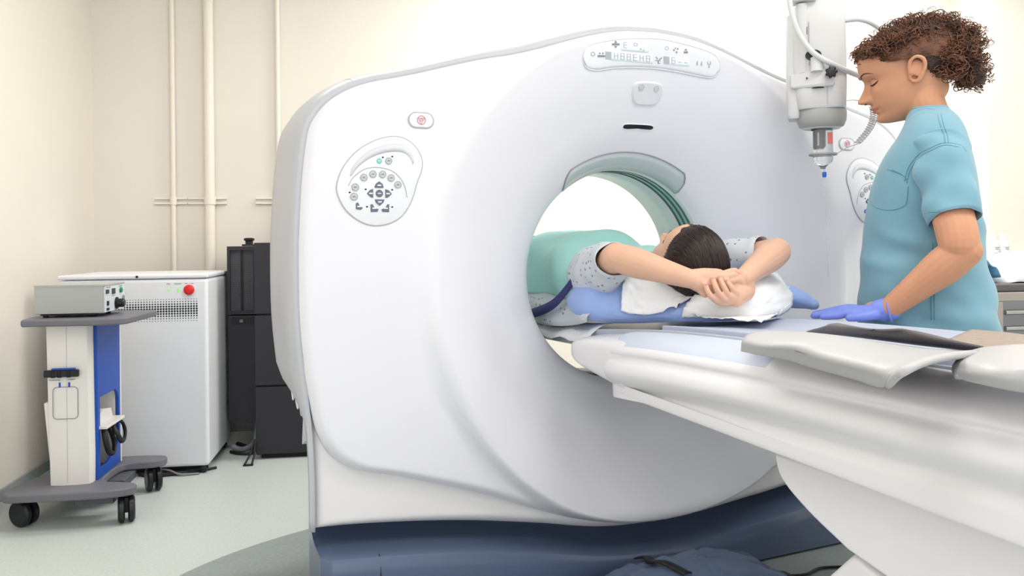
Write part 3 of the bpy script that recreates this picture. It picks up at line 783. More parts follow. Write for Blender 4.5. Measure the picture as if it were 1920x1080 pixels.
sheet('paper_sheet', [[(1176,510),(1196,503),(1250,520),(1318,550)], [(1168,548),(1205,548),(1258,558),(1312,556)], [(1166,586),(1196,592),(1242,588),(1300,562)]],
      'crumpled white paper sheet under the forearm beside the blue pillow end', 'paper_white', .007, .016, 1.0, base=at(GF, -.12, -.15, .84))
sheet('paper_sheet', [[(1312,557),(1380,546),(1450,514),(1496,506),(1532,516)], [(1288,577),(1360,585),(1430,572),(1490,550),(1546,532)], [(1279,598),(1330,604),(1390,609),(1440,611),(1456,586)]],
      'crumpled white paper sheet under the clasped hands hanging over the pillow', 'paper_white', .009, .018, 5.0, base=at(GF, .1, -.25, .84))
# soft corner of the pillow drooping at its far end
build('pillow_corner', MB().cap_limb([(.27, -.07, .895), (.34, -.125, .890), (.39, -.165, .876), (.418, -.19, .862)], [.062, .056, .044, .026], 20, 6, .7, up=(0, 0, 1)), 'pillow_blue', pillow, GF, smooth=180)

def loft_cloth(name, rows, m, label, cat, thick=.005, n=7, parent=None, amp=.0, seed=0, base=None):
    R_ = [catmull(r, n) for r in rows]; colsn = len(R_[0])
    G_ = [catmull([R_[i][k] for i in range(len(R_))], n) for k in range(colsn)]
    nv_ = len(G_[0]); mb = MB(); vs = [G_[k][j] for j in range(nv_) for k in range(colsn)]
    if amp: vs = [p + Vector((0, 0, amp*noise.noise(Vector((p.x*14 + seed, p.y*14, 0))))) for p in vs]
    fs = [(j*colsn + k, j*colsn + k + 1, (j+1)*colsn + k + 1, (j+1)*colsn + k) for j in range(nv_ - 1) for k in range(colsn - 1)]
    mb.add(vs, fs)
    return build(name, mb, m, parent, GF, base, smooth=180, solid=thick, label=label, cat=cat)
A0 = [gx(1390,657,-.368), gx(1424,664,-.378), gx(1470,672,-.384), gx(1530,690,-.386), gx(1600,709,-.386), gx(1648,724,-.386), gx(1664,718,-.385)]
A1 = [gz(1393,640,.864), gz(1432,648,.868), gz(1490,652,.872), gz(1550,668,.866), gz(1620,684,.862), gz(1668,696,.862), gz(1690,694,.884)]
A2 = [gz(1404,628,.868), gz(1450,632,.872), gz(1520,640,.880), gz(1590,650,.872), gz(1660,662,.868), gz(1716,672,.868), gz(1750,669,.892)]
A3 = [gz(1432,622,.864), gz(1490,623,.870), gz(1570,631,.876), gz(1650,643,.872), gz(1720,653,.868), gz(1790,660,.872), gz(1836,658,.880)]
apron = loft_cloth('lead_apron', [A0, A1, A2, A3], 'apron_vinyl', 'folded grey vinyl shielding apron hanging over the table edge in front of the gloved hand', 'apron', .005, base=at(GF, -.3, -.9, .84))
# rolled hem of that apron and its dark lining
hem = catmull([A0[-1] + Vector((.002, 0, -.004)), A1[-1] + Vector((0, 0, -.004)), A2[-1] + Vector((0, 0, -.004)), A3[-1] + Vector((0, 0, -.003))], 8)
build('apron_hem', MB().tube(hem, [.006]*(len(hem) - 3) + [.005, .004, .003], 10), 'apron_vinyl', apron, GF, smooth=180)
lin_ = [[p + Vector((0, 0, -.005)) for p in r[2:]] for r in (A1, A2, A3)]
lmb = MB().rings([catmull(r, 6) for r in lin_], False, False, False)
build('apron_lining', lmb, 'apron_back', apron, GF, smooth=180, solid=.002)
B0 = [gz(1512,622,.852), gz(1580,628,.858), gz(1660,638,.858), gz(1740,648,.858), gz(1842,658,.858)]
B1 = [gz(1532,616,.866), gz(1600,623,.874), gz(1670,632,.876), gz(1750,643,.872), gz(1842,655,.866)]
B2 = [gz(1556,609,.880), gz(1618,617,.886), gz(1692,623,.890), gz(1762,638,.884), gz(1843,652,.872)]
B3 = [gz(1570,607,.876), gz(1640,619,.890), gz(1700,618,.896), gz(1770,634,.888), gz(1843,650,.874)]
loft_cloth('lead_apron', [B0, B1, B2, B3], 'apron_back', 'second grey shielding apron with its dark lining curled up behind the front one', 'apron', .004, base=at(GF, 0, -.75, .84))
C0 = [gx(1790,708,-.372), gx(1830,716,-.378), gx(1880,727,-.38), gx(1935,738,-.38), gx(2020,760,-.38)]
C1 = [gz(1787,692,.862), gz(1840,700,.872), gz(1890,706,.874), gz(1945,712,.872), gz(2040,735,.87)]
C2 = [gz(1798,674,.872), gz(1850,676,.884), gz(1900,680,.888), gz(1960,684,.888), gz(2060,700,.88)]
C3 = [gz(1830,655,.866), gz(1870,651,.882), gz(1915,648,.890), gz(1975,648,.892), gz(2080,660,.88)]
loft_cloth('lead_apron', [C0, C1, C2, C3], 'apron_vinyl', 'smooth grey shielding apron bulging beside the brown felt strip', 'apron', .005, base=at(GF, -.2, -1.3, .84))
D0 = [gz(1772,640,.864), gz(1845,655,.864), gz(1930,650,.872)]
D1 = [gz(1800,628,.866), gz(1865,640,.868), gz(1930,640,.876)]
D2 = [gz(1822,619,.866), gz(1880,624,.870), gz(1930,630,.878)]
loft_cloth('felt_strip', [D0, D1, D2], 'apron_patch', 'brown felt fastening strip lying flat on the table beside the aprons', 'strip', .004, base=at(GF, .1, -1.0, .84))

# ================================================================== people
def xf(mb, M):
    mb.v = [M @ p for p in mb.v]; return mb
XF = smooth_tab([(-.120,.030),(-.1165,.058),(-.112,.074),(-.105,.0825),(-.096,.0845),(-.086,.0820),(-.076,.0850),(-.066,.0875),(-.055,.0880),(-.03,.0865),(-.008,.0850),(.006,.0875),(.020,.0935),(.045,.0955),(.07,.0905),(.09,.0775),(.105,.0575),(.115,.037),(.121,.014),(.1225,.001)], 4)
XB = smooth_tab([(-.120,.0),(-.112,-.012),(-.09,-.036),(-.06,-.060),(-.03,-.078),(0,-.090),(.03,-.098),(.06,-.096),(.09,-.079),(.105,-.060),(.115,-.038),(.121,-.014),(.1225,-.001)], 4)
XW = smooth_tab([(-.120,.010),(-.1165,.020),(-.112,.028),(-.10,.041),(-.085,.051),(-.06,.059),(-.03,.0655),(0,.0695),(.03,.0735),(.06,.0725),(.085,.0625),(.105,.043),(.115,.028),(.121,.011),(.1225,.001)], 4)
NH = smooth_tab([(-.060,0),(-.0555,.002),(-.0515,.011),(-.0465,.0235),(-.041,.0275),(-.035,.0258),(-.025,.0195),(-.012,.0120),(0,.0062),(.012,.0015),(.022,0)], 4)
NS = [(-.060,.0105),(-.042,.0108),(-.035,.0098),(-.02,.0080),(0,.0070),(.022,.008)]
def gs(v, s): return math.exp(-(v/s)**2)
def face_dx(y, z):
    a = abs(y)
    d = interp(NH, z)*math.exp(-abs(y/interp(NS, z))**2.2)
    d += .0105*gs(a - .0130, .0052)*gs(z + .0435, .0062)
    d += -.0080*gs(a - .031, .0150)*gs(z - .002, .0110) - .0055*gs(a - .017, .006)*gs(z, .008)
    d += .0075*gs(a - .031, .0105)*gs(z + .0015, .0072)
    d += .0030*gs(a - .028, .020)*gs(z - .021, .0070) + .0035*gs(a - .044, .020)*gs(z + .028, .018)
    d += .0060*gs(y, .0185)*gs(z + .0660, .0040) + .0064*gs(y, .0155)*gs(z + .0768, .0046) - .0048*gs(y, .0205)*gs(z + .0714, .0017)
    d += -.0028*gs(a - .0235, .005)*gs(z + .0718, .005) - .0022*gs(y, .018)*gs(z + .0865, .0042) + .0030*gs(y, .015)*gs(z + .101, .0090)
    return d
def face_x(y, z):
    w = max(interp(XW, z), .002); e = lerp(1.0, .84, sm(-.11, -.05, z)); k = min(abs(y)/w, .999)
    return interp(XF, z)*(1 - k**(2/e))**(e/2) + face_dx(y, z)
def head_shape(ears=True):
    """head in its own frame: face +x, left +y, up +z, origin between the ears at eye level"""
    h = MB(); rings = []; na = 220
    zs = [-.1198 + .2420*k/150 for k in range(151)]
    for z in zs:
        xf_, xb_, w = interp(XF, z), interp(XB, z), interp(XW, z); e = lerp(1.0, .84, sm(-.11, -.05, z)); ring = []
        for k in range(na):
            a = 2*PI*k/na; ca, sa = math.cos(a), math.sin(a); y = w*math.copysign(abs(sa)**e, sa)
            if ca >= 0: x = xf_*ca**e + face_dx(y, z)*sm(0, .35, ca)
            else: x = xb_*abs(ca)**.9
            ring.append(Vector((x, y, z)))
        rings.append(ring)
    h.rings(rings)
    h.ell((-.018, 0, -.055), (.05, .052, .05), nu=24, nv=14)
    for s in (1, -1):
        if ears:
            pts = [(.012, .069, -.022), (.010, .077, .000), (.006, .082, .018), (-.006, .086, .027), (-.018, .087, .018), (-.020, .085, .000), (-.012, .080, -.018), (-.002, .074, -.033), (.007, .070, -.031)]
            h.cap_limb([(a, s*b, c) for a, b, c in pts], [.0044, .0046, .0046, .0048, .0048, .0046, .005, .0060, .005], 8, 3)
            h.ell((-.006, s*.075, -.001), (.016, .0045, .023)); h.ell((.009, s*.074, -.008), (.0045, .006, .0065))
    return h
def add_mb(a, b):
    a.add(b.v, b.f); return a
def tube_cloth(path, r, n=28, sub=8, flat=1.0, amp=.004, seed=0.0, up=None, fold=0.0):
    """open cloth tube with soft folds"""
    pts = catmull([Vector(p) for p in path], sub); rr = [q.x for q in catmull([(x, 0, 0) for x in r], sub)]
    rings = []; prev = None
    for i, p in enumerate(pts):
        t = (pts[min(i+1, len(pts)-1)] - pts[max(i-1, 0)]).normalized()
        if prev is None:
            a = Vector(up) if up else (Vector((0, 0, 1)) if abs(t.z) < .9 else Vector((1, 0, 0))); u = (a - t*a.dot(t)).normalized()
        else: u = (prev - t*prev.dot(t)).normalized()
        prev = u; w = t.cross(u); ring = []
        for k in range(n):
            a = 2*PI*k/n
            d = u*(math.cos(a)*flat) + w*math.sin(a)
            q = p + d*rr[i]
            q += d*(amp*noise.noise(Vector((q.x*16 + seed, q.y*16, q.z*16))) + fold*math.sin(a*3 + i*.55 + seed))
            ring.append(q)
        rings.append(ring)
    return rings

# ------------------------------------------------------------------ the lying patient (scanner frame)
E1, W1 = gx(1156,482,-.25), gy(1294,523,-.325)
E2, W2 = gx(1456,472,.25), gy(1395,520,-.345)
S1, S2 = Vector((-.165, .12, .955)), Vector((.165, .12, .955))
hf = Vector((-.10, .40, .91)).normalized(); hu = Vector((.02, -.91, .40)); hu = (hu - hf*hu.dot(hf)).normalized(); hl = hu.cross(hf)
HO = Vector((-.015, -.135, .992))
HM = Matrix(((hf.x, hl.x, hu.x, HO.x), (hf.y, hl.y, hu.y, HO.y), (hf.z, hl.z, hu.z, HO.z), (0, 0, 0, 1))) @ Matrix.Scale(1.06, 4)
pat = thing('person', 'person lying on the table in a dotted gown with hands clasped behind the head', 'person', at(GF, 0, .5, .80))
bm_ = xf(head_shape(), HM)
nb = HO - hu*.11
bm_.cap_limb([nb, nb + Vector((0, .07, -.02)), (0, .08, .93)], [.052, .052, .06])
bm_.cap_limb([(0, .08, .905), (0, .25, .91), (0, .50, .92), (0, .78, .915)], [.10, .115, .12, .13], 24, 6, 0.80)
for s, S in ((-1, S1), (1, S2)): bm_.cap_limb([(s*.06, .10, .94), S], [.07, .06])
bm_.cap_limb([S1, S1.lerp(E1, .55), E1], [.052, .046, .042], 16)
bm_.cap_limb([E1, E1.lerp(W1, .28), E1.lerp(W1, .65), W1], [.041, .043, .034, .026], 18)
bm_.cap_limb([S2, S2.lerp(E2, .55), E2], [.052, .046, .042], 16)
bm_.cap_limb([E2, E2.lerp(W2, .28), E2.lerp(W2, .65), W2], [.042, .043, .034, .026], 18)
for s in (-1, 1):
    bm_.cap_limb([(s*.09, .82, .92), (s*.09, 1.22, .905), (s*.09, 1.30, .90), (s*.08, 1.62, .885)], [.085, .058, .055, .04], 16)
    bm_.cap_limb([(s*.08, 1.60, .87), (s*.09, 1.66, .93), (s*.10, 1.68, 1.0)], [.038, .036, .026], 14)
# hand of the near arm: lies flat, fingers to the right
yA = W1.y
pa = lambda x, y, d=0: gy(x, y, yA - .012 + d)
bm_.cap_limb([W1, pa(1318,524), pa(1345,524)], [.026, .031, .030], 16, 5, .72, up=(0, 1, 0))
bm_.cap_limb([W1, pa(1318,532), pa(1346,535)], [.024, .026, .024], 16)
bm_.cap_limb([pa(1335,517), pa(1356,514), pa(1371,509), pa(1379,507)], [.0125, .0105, .0095, .0075], 12)
bm_.cap_limb([pa(1338,520,-.01), pa(1362,519,-.02), pa(1376,515,-.022), pa(1384,522,-.018)], [.012, .0105, .0095, .008], 12)
bm_.cap_limb([pa(1342,528,-.012), pa(1368,527,-.022), pa(1384,524,-.024), pa(1392,533,-.02)], [.012, .0105, .0095, .008], 12)
bm_.cap_limb([pa(1342,538,-.008), pa(1366,538,-.018), pa(1382,536,-.02), pa(1390,542,-.018)], [.011, .0098, .009, .0075], 12)
bm_.cap_limb([pa(1312,540,.0), pa(1318,548,-.006), pa(1322,553,-.01)], [.014, .011, .0085], 12)
# hand of the far arm: cups the other from below, four fingers laid over it
yB = yA - .042
pb = lambda x, y, d=0: gy(x, y, yB + d)
bm_.cap_limb([W2, pb(1392,540,.03), pb(1380,556,.012)], [.026, .031, .030], 16, 5, .75, up=(0, 1, 0))
bm_.cap_limb([W2, pb(1398,545,.03), pb(1386,552,.01)], [.024, .026, .024], 14)
for pts in ([(1372,564,.006),(1350,567,-.002),(1331,553,-.006),(1322,533,.004)], [(1376,562,0),(1357,560,-.012),(1344,543,-.014),(1336,522,-.002)],
            [(1381,560,0),(1367,555,-.014),(1357,538,-.015),(1349,520,-.002)], [(1385,554,.004),(1377,548,-.010),(1370,537,-.012),(1362,527,-.002)]):
    bm_.cap_limb([pb(*p) for p in pts], [.0105, .0088, .0082, .0068], 12)
body = build('body', remesh(bm_, .0027, 2), 'skin_pale', pat, GF, smooth=180)
# nails on the visible fingers
for p in ((1322,531), (1336,520), (1349,518), (1362,525)):
    c = pb(*p) + Vector((-.002, -.0075, .001))
    build('nail', MB().ell(c, (.0048, .0022, .0062), Matrix.Rotation(.5, 3, 'Y'), 10, 6), 'nail', body, GF, smooth=180)
# hair: a smooth cap combed back plus strands
def hair_cap(M, scale, keep, m, root, name, amp, seed):
    mb = MB()
    mb.ell((-.012, 0, .036), (.101*scale, .082*scale, .092*scale), nu=110, nv=80)
    v2 = []
    for p in mb.v:
        d = (p - Vector((-.012, 0, .036))).normalized(); v2.append(p + d*amp*noise.noise(Vector((p.x*40 + seed, p.y*40, p.z*40))))
    mb.v = v2
    fs = [f for f in mb.f if keep(sum((mb.v[i] for i in f), Vector())/len(f))]
    return compact(mb.v, fs)
keepP = lambda p: p.z > interp([(-.12,-.10),(-.03,-.05),(.0,.0),(.03,.045),(.06,.075),(.1,.085)], p.x)
capP = hair_cap(HM, 1.06, keepP, None, pat, None, .003, 2)
hairP = build('hair', xf(capP, HM), 'hair_dark', pat, GF, smooth=180, solid=.004)
st_mb = MB(); rnd = random.Random(4)
for k in range(1100):                                               # strands combed from the hairline back to the pillow
    w = rnd.uniform(-.96, .96); t0 = rnd.uniform(-1.3, .95); t1 = t0 - rnd.uniform(.5, 1.1); dw = rnd.uniform(-.06, .06); r_ = 1.07 + .025*rnd.random(); path = []
    for t in range(10):
        th = lerp(t0, t1, t/9); w_ = max(-.97, min(.97, w*(1 - .1*t/9) + dw*t/9)); c_ = math.sqrt(1 - w_*w_)
        p = Vector((-.012 + .101*r_*math.sin(th)*c_, .082*r_*w_, .036 + .092*r_*math.cos(th)*c_))
        if not keepP(p - Vector((0, 0, .004))): continue
        path.append(HM @ p)
    if len(path) > 4: st_mb.tube(path, [.0005] + [.0015]*(len(path) - 2) + [.0005], 4)
build('hair_strands', st_mb, 'hair_dark', hairP, GF, smooth=180, kind='stuff')
# closed eyes, brows
def on_faceP(y, z, off): return HM @ Vector((face_x(y, z) + off, y, z))
for s in (1, -1):
    build('eyebrow', MB().cap_limb([on_faceP(s*y, z, .0005) for y, z in ((.011,.0185), (.031,.0270), (.051,.0195))], [.0016, .0022, .0008], 8, 4, .7), 'hair_dark', body, GF, smooth=180)
    build('eyelash', MB().cap_limb([on_faceP(s*y, z, .0006) for y, z in ((.0195,-.0035), (.034,-.0080), (.047,-.0012))], [.0008, .0014, .0008], 6, 4), 'lash_dark', body, GF, smooth=180)
# gown: torso, skirt to the feet, sleeves
def torso_rings(stations, y_amp, seed, n=56, a0=0.0, a1=2*PI, closed=True):
    out = []
    ss = [tuple(v) for v in zip(*[[q.x for q in catmull([(s[i], 0, 0) for s in stations], 6)] for i in range(5)])]
    for y, cx, cz_, hw, hh in ss:
        ring = []
        for k in range(n if closed else n + 1):
            a = a0 + (a1 - a0)*k/n
            ca, sa = math.cos(a), math.sin(a); e = 2/2.5
            x = cx + hw*math.copysign(abs(ca)**e, ca); z = cz_ + hh*math.copysign(abs(sa)**e, sa)
            d = Vector((ca, 0, sa)); w = noise.noise(Vector((x*7 + seed, y*5, z*9)))*y_amp + y_amp*.7*math.sin(y*26 + a*2.2 + seed)
            p = Vector((x, y, z)) + d*w; p.z = max(p.z, zt(y) + .006)
            ring.append(p)
        out.append(ring)
    return out
gst = [(-.005,0,.905,.13,.065),(.05,0,.91,.18,.08),(.14,0,.915,.20,.092),(.28,0,.92,.208,.105),(.42,0,.94,.208,.135),(.55,0,.94,.205,.140),(.75,0,.925,.20,.13),(1.0,0,.915,.19,.12),(1.3,0,.90,.17,.10),(1.58,0,.89,.15,.085)]
gown = build('gown', MB().rings(torso_rings(gst, .007, 1.5)), 'gown_dots', pat, GF, smooth=180)
for s, S, E_, W_ in ((-1, S1, E1, W1), (1, S2, E2, W2)):
    d = (E_ - S).normalized()
    pth = [S - d*.03 + Vector((-s*.03, .03, -.02)), S + Vector((0, 0, .0)), S.lerp(E_, .42), S.lerp(E_, .90 if s < 0 else .88)]
    build('sleeve', MB().rings(tube_cloth(pth, [.085, .086, .074, .053], amp=.010, seed=2.0 + s, fold=.003), cap0=True, cap1=False), 'gown_dots', pat, GF, smooth=180, solid=.002)
# teal wrap across chest and flank
tst = [(.10,0,.922,.205,.098),(.18,0,.926,.214,.108),(.29,0,.932,.222,.120),(.40,0,.945,.224,.145),(.52,0,.948,.222,.152),(.70,0,.935,.214,.146),(.86,0,.93,.208,.138)]
tr = torso_rings(tst, .013, 7.0, 60, rad(-20), rad(200), False)
wrap = build('teal_wrap', MB().rings(tr, False, False, False), 'teal_cloth', pat, GF, smooth=180, solid=.004)
edge = [p + Vector((0, .002, .003)) for p in tr[-1]]
build('wrap_edge', MB().tube(edge, .007, 8), 'teal_edge', wrap, GF, smooth=180)
# grey fold of the gown along the near flank, navy tie strap
fr_rows = []
for j in range(9):
    t = j/8; row = []
    for k in range(25):
        u = k/24; y = -.02 + .72*u
        row.append(Vector((-.20 - .045*t - .018*math.sin(t*PI) + .010*math.sin(u*17 + t*5), y + .05*t, lerp(.915 - .02*math.sin(u*PI), zt(y) + .012, t) + .008*math.sin(t*9 + u*6))))
    fr_rows.append(row)
build('gown_fold', MB().rings(fr_rows, False, False, False), 'gown_dots', pat, GF, smooth=180, solid=.003)
sp_ = catmull([gx(1083,520,-.232), gx(1066,545,-.245), gx(1040,572,-.258), gx(1002,588,-.262), gx(985,590,-.262)], 8)
build('navy_strap', MB().rings([[p + Vector((-.010, 0, .016)) for p in sp_], [p + Vector((-.013, 0, 0)) for p in sp_], [p + Vector((-.010, 0, -.016)) for p in sp_]], False, False, False), 'navy_strap', pat, GF, smooth=180, solid=.003)
# white under-sheet hanging at the cradle edge
us = []
for j in range(6):
    t = j/5; us.append([Vector((-.17 - .085*t, y, zt(y) + .014 - .045*t*t + .006*math.sin(y*40)*t)) for y in [.02 + .9*k/30 for k in range(31)]])
build('paper_liner', MB().rings(us, False, False, False), 'paper_white', None, GF, at(GF, -.2, .4, .78), smooth=180, solid=.002, label='white paper liner showing along the cradle edge under the patient', cat='paper')
# little metal clip beside the sleeve
c = gx(1143,512,-.215)
clip = thing('metal_clip', 'small dark metal clip lying between the dotted sleeve and blue pillow', 'clip', GF @ Matrix.Translation(c))
build('clip_body', MB().cap_limb([c + Vector((-.0, .03, -.012)), c, c + Vector((.0, -.03, .010))], [.003, .004, .003], 8, 3), 'steel', clip, GF)
build('clip_tab', MB().cap_limb([c + Vector((0, -.012, .010)), c + Vector((.006, -.028, .017))], [.0028, .002], 8, 3), 'cable_black', clip, GF)

# ------------------------------------------------------------------ the standing person in scrubs (world frame)
NY = 2.33
vr = Vector((.515, 1, 0)).normalized()                              # away from the camera
vf = Vector((-vr.y, vr.x, 0))                                       # the way the body faces
UPV = Vector((0, 0, 1))
def N(px, py, d=0.0):                                                # point in the plane of the body's profile, d metres further away
    r = P(px, py, 1.0) - Vector((0, 0, CZ)); o = Vector((.527*NY, NY, 0))
    t = (o.dot(vr) + d)/r.dot(vr); return Vector((0, 0, CZ)) + r*t
hip0 = N(1745, 640)
nur = thing('person', 'person with curly brown hair in teal scrubs and blue gloves beside the table', 'person', Matrix.Translation((hip0.x, hip0.y, 0)))
# head: pitched down, turned a little to the camera
yaw = math.atan2(vf.y, vf.x) + rad(10)
HN = Matrix.Translation(N(1704,136,0)) @ Matrix.Rotation(yaw, 4, 'Z') @ Matrix.Rotation(rad(14.5), 4, 'Y') @ Matrix.Rotation(rad(-3), 4, 'X') @ Matrix.Diagonal((1.36, 1.10, 1.10, 1.0))
nb_ = xf(head_shape(), HN)
nk = [HN @ Vector((-.022, 0, -.035)), N(1730,190), N(1742,225), N(1746,275)]
nb_.cap_limb(nk, [.062, .058, .056, .060], 20)
nb_.cap_limb([N(1745,300), N(1740,345), N(1735,440), N(1740,540), N(1745,630)], [.10, .115, .105, .115, .125], 24, 5)
SL, SR = N(1765,292,-.150), N(1752,290,.155)
EL = N(1797,470,-.245); WL = N(1668,578,-.235)
for S in (SL, SR): nb_.cap_limb([N(1752,290), S], [.06, .050])
nb_.cap_limb([SL, SL.lerp(EL, .5), EL + Vector((0, 0, .03)), EL], [.056, .052, .050, .047], 18)
EB = EL + (-vf)*.012
nb_.cap_limb([EB, EB.lerp(WL, .25), EB.lerp(WL, .6), WL], [.045, .049, .039, .0285], 18)
# other arm reaches the keypad on the scanner
TG = GF @ Vector((.885, -.035, 1.150))
ER = SR.lerp(TG, .5) + Vector((.02, -.02, -.10)); WR = TG + (ER - TG).normalized()*.15
nb_.cap_limb([SR, SR.lerp(ER, .5), ER], [.055, .048, .042], 16); nb_.cap_limb([ER, ER.lerp(WR, .4), WR], [.042, .04, .028], 16)
hand_d = (N(1560,590,-.10) - WL).normalized()
# legs
lg = vr
for s in (-1, 1):
    hp = hip0 + lg*(.085*s); kn = hp + vf*.05 + Vector((0, 0, -.39)); an = hp + vf*.03 + Vector((0, 0, -.39)); an.z = .09
    kn.z = .47
    nb_.cap_limb([hp, kn, an], [.095, .058, .04], 16)
    nb_.cap_limb([an + Vector((0, 0, -.045)), an + vf*.08 + Vector((0, 0, -.055)), an + vf*.16 + Vector((0, 0, -.06))], [.042, .04, .03], 14, 4, .8, up=(0, 0, 1))
# hand cores inside the gloves
nb_.cap_limb([WL, WL + hand_d*.06], [.027, .024]); nb_.cap_limb([WR, WR.lerp(TG, .3)], [.026, .02])
nmesh = remesh(nb_, .0026, 2)
HI = HN.inverted()
nmesh.mi = []
for f in nmesh.f:
    p = HI @ (sum((nmesh.v[i] for i in f), Vector())/len(f))
    ay = abs(p.y)
    lip = p.x > .070 and ay < .0225 and (-.0818 + ay*.38 < p.z < -.0625 - ay*.33)
    nmesh.mi.append(1 if lip else 0)
nbody = build('body', nmesh, ['skin_tan', 'lip_tan'], nur, WF, smooth=180)
def on_face(M, y, z, off): return M @ Vector((face_x(y, z) + off, y, z))
for s in (1, -1):
    build('eyebrow', MB().cap_limb([on_face(HN, s*y, z, .0005) for y, z in ((.011,.0185), (.020,.0238), (.031,.0272), (.042,.0258), (.051,.0195))], [.0018, .0028, .0027, .0020, .0008], 8, 4, .7), 'brow_brown', nbody, WF, smooth=180)
    build('eyelash', MB().cap_limb([on_face(HN, s*y, z, .0008) for y, z in ((.0195,-.0035), (.026,-.0072), (.034,-.0080), (.041,-.0058), (.047,-.0012))], [.0009, .0018, .0022, .0019, .0008], 8, 4), 'lash_dark', nbody, WF, smooth=180)
    build('eyelid', MB().cap_limb([on_face(HN, s*y, z, -.0002) for y, z in ((.0195,.0045), (.030,.0078), (.040,.0070), (.047,.0025))], [.0006, .0011, .0011, .0006], 6, 4), 'brow_brown', nbody, WF, smooth=180)
    build('nostril', MB().ell(HN @ Vector((face_x(s*.0075, -.0485) - .002, s*.0075, -.0500)), (.0035, .0022, .0014)), 'lash_dark', nbody, WF, smooth=180)
build('mouth_line', MB().cap_limb([on_face(HN, y, -.0714 - .0012*(abs(y)/.023)**2, .0004) for y in (-.0235, -.016, -.008, 0, .008, .016, .0235)], [.0005, .0008, .0009, .0009, .0009, .0008, .0005], 6, 3), 'lash_dark', nbody, WF, smooth=180)

# hair: dark scalp cap and several hundred separate curls
keepN = lambda p: p.z > interp([(-.13,-.09),(-.075,-.085),(-.045,-.066),(-.028,-.015),(-.012,.034),(.012,.036),(.03,.034),(.05,.040),(.075,.058),(.11,.062)], p.x)
cap = hair_cap(HN, 1.03, keepN, None, nur, None, .002, 5)
hairN = build('hair', xf(cap, HN), 'hair_root', nur, WF, smooth=180, solid=.003)
curls = MB(); rnd = random.Random(11)
def curl(c, axis, r, turns, pitch, tr):
    axis = axis.normalized(); a = Vector((0, 0, 1)) if abs(axis.z) < .9 else Vector((1, 0, 0))
    u = axis.cross(a).normalized(); w = axis.cross(u); ph = rnd.uniform(0, 2*PI); nseg = int(9*turns) + 3; path = []
    for i in range(nseg + 1):
        t = i/nseg*turns; k = r*(1 - .25*abs(i/nseg - .5)); path.append(HN @ (c + axis*(pitch*(t - turns/2)) + u*(math.cos(2*PI*t + ph)*k) + w*(math.sin(2*PI*t + ph)*k)))
    curls.tube(path, [tr*.5] + [tr]*(nseg - 1) + [tr*.4], 4)
blobs = [((.030,0,.092),(.056,.060,.034)), ((.070,0,.080),(.028,.052,.024)), ((-.015,0,.104),(.066,.066,.038)), ((-.066,0,.074),(.056,.072,.056)), ((-.108,0,.022),(.046,.072,.066)), ((-.114,0,-.046),(.034,.060,.050)),
         ((.0,.070,.070),(.062,.016,.030)), ((.050,.060,.078),(.034,.020,.018)), ((-.066,.066,.000),(.030,.016,.060)), ((.0,-.070,.070),(.062,.016,.030)), ((.050,-.060,.078),(.034,.020,.018)), ((-.062,-.070,.018),(.030,.016,.050))]
cnt = [230, 150, 360, 420, 420, 190, 240, 110, 150, 90, 50, 50]
for (c, r), k_ in zip(blobs, cnt):
    for _ in range(k_):
        d = Vector((rnd.gauss(0, 1), rnd.gauss(0, 1), rnd.gauss(0, 1))).normalized()*(rnd.uniform(.55, 1.04))
        p = Vector((c[0] + d.x*r[0], c[1] + d.y*r[1], c[2] + d.z*r[2]))
        if not keepN(p + Vector((0, 0, .004))): 
            if p.x > -.09: continue
        ax = Vector((rnd.gauss(0, 1) - .8, rnd.gauss(0, .8), rnd.gauss(0, 1)))
        curl(p, ax, rnd.uniform(.0055, .0105), rnd.uniform(1.0, 2.1), rnd.uniform(.006, .014), rnd.uniform(.0009, .0016))
for _ in range(90):                                                 # flyaways round the silhouette
    b = blobs[rnd.choice([1, 2, 3, 4, 4, 5, 5])]; d = Vector((rnd.gauss(-.3, 1), rnd.gauss(0, .5), rnd.gauss(.4, 1))).normalized()*rnd.uniform(1.05, 1.28)
    p = Vector((b[0][0] + d.x*b[1][0], d.y*b[1][1], b[0][2] + d.z*b[1][2]))
    if p.x > .075 and p.z < .07: continue
    curl(p, Vector((rnd.gauss(0, 1), rnd.gauss(0, 1), rnd.gauss(0, 1))), rnd.uniform(.004, .009), rnd.uniform(.6, 1.4), .01, .0006)
build('curls', curls, 'hair_brown', hairN, WF, smooth=180, kind='stuff')
# hair drawn back over temples and above the ears
brushed = MB()
for k in range(700):
    sd_ = rnd.choice((1, -1)); x0 = rnd.uniform(-.01, .082); z0 = max(interp([(-.012,.036),(.012,.038),(.03,.036),(.05,.042),(.075,.060),(.11,.064)], x0) + abs(rnd.gauss(0, .018)) - .003, .03)
    z1 = rnd.uniform(.0, .085); ph = rnd.uniform(0, 6); path = []
    for t in range(13):
        u = t/12; x = lerp(x0, -.095, u); z = lerp(z0, z1, u**.8) + .0022*math.sin(u*16 + ph)
        q = 1 - ((x + .012)/.103)**2 - ((z - .036)/.094)**2
        if q <= .02: break
        path.append(HN @ Vector((x, sd_*(.0868*math.sqrt(q) + .0012*math.sin(u*21 + ph)), z)))
    if len(path) > 4: brushed.tube(path, [.0005] + [.0011]*(len(path) - 2) + [.0005], 4)
build('brushed_strands', brushed, 'hair_brown', hairN, WF, smooth=180, kind='stuff')
bun = MB()
for c, r in blobs[2:6]: bun.ell(c, tuple(x*.80 for x in r))
build('hair_mass', xf(remesh(bun, .006, 4), HN), 'hair_root', hairN, WF, smooth=180)

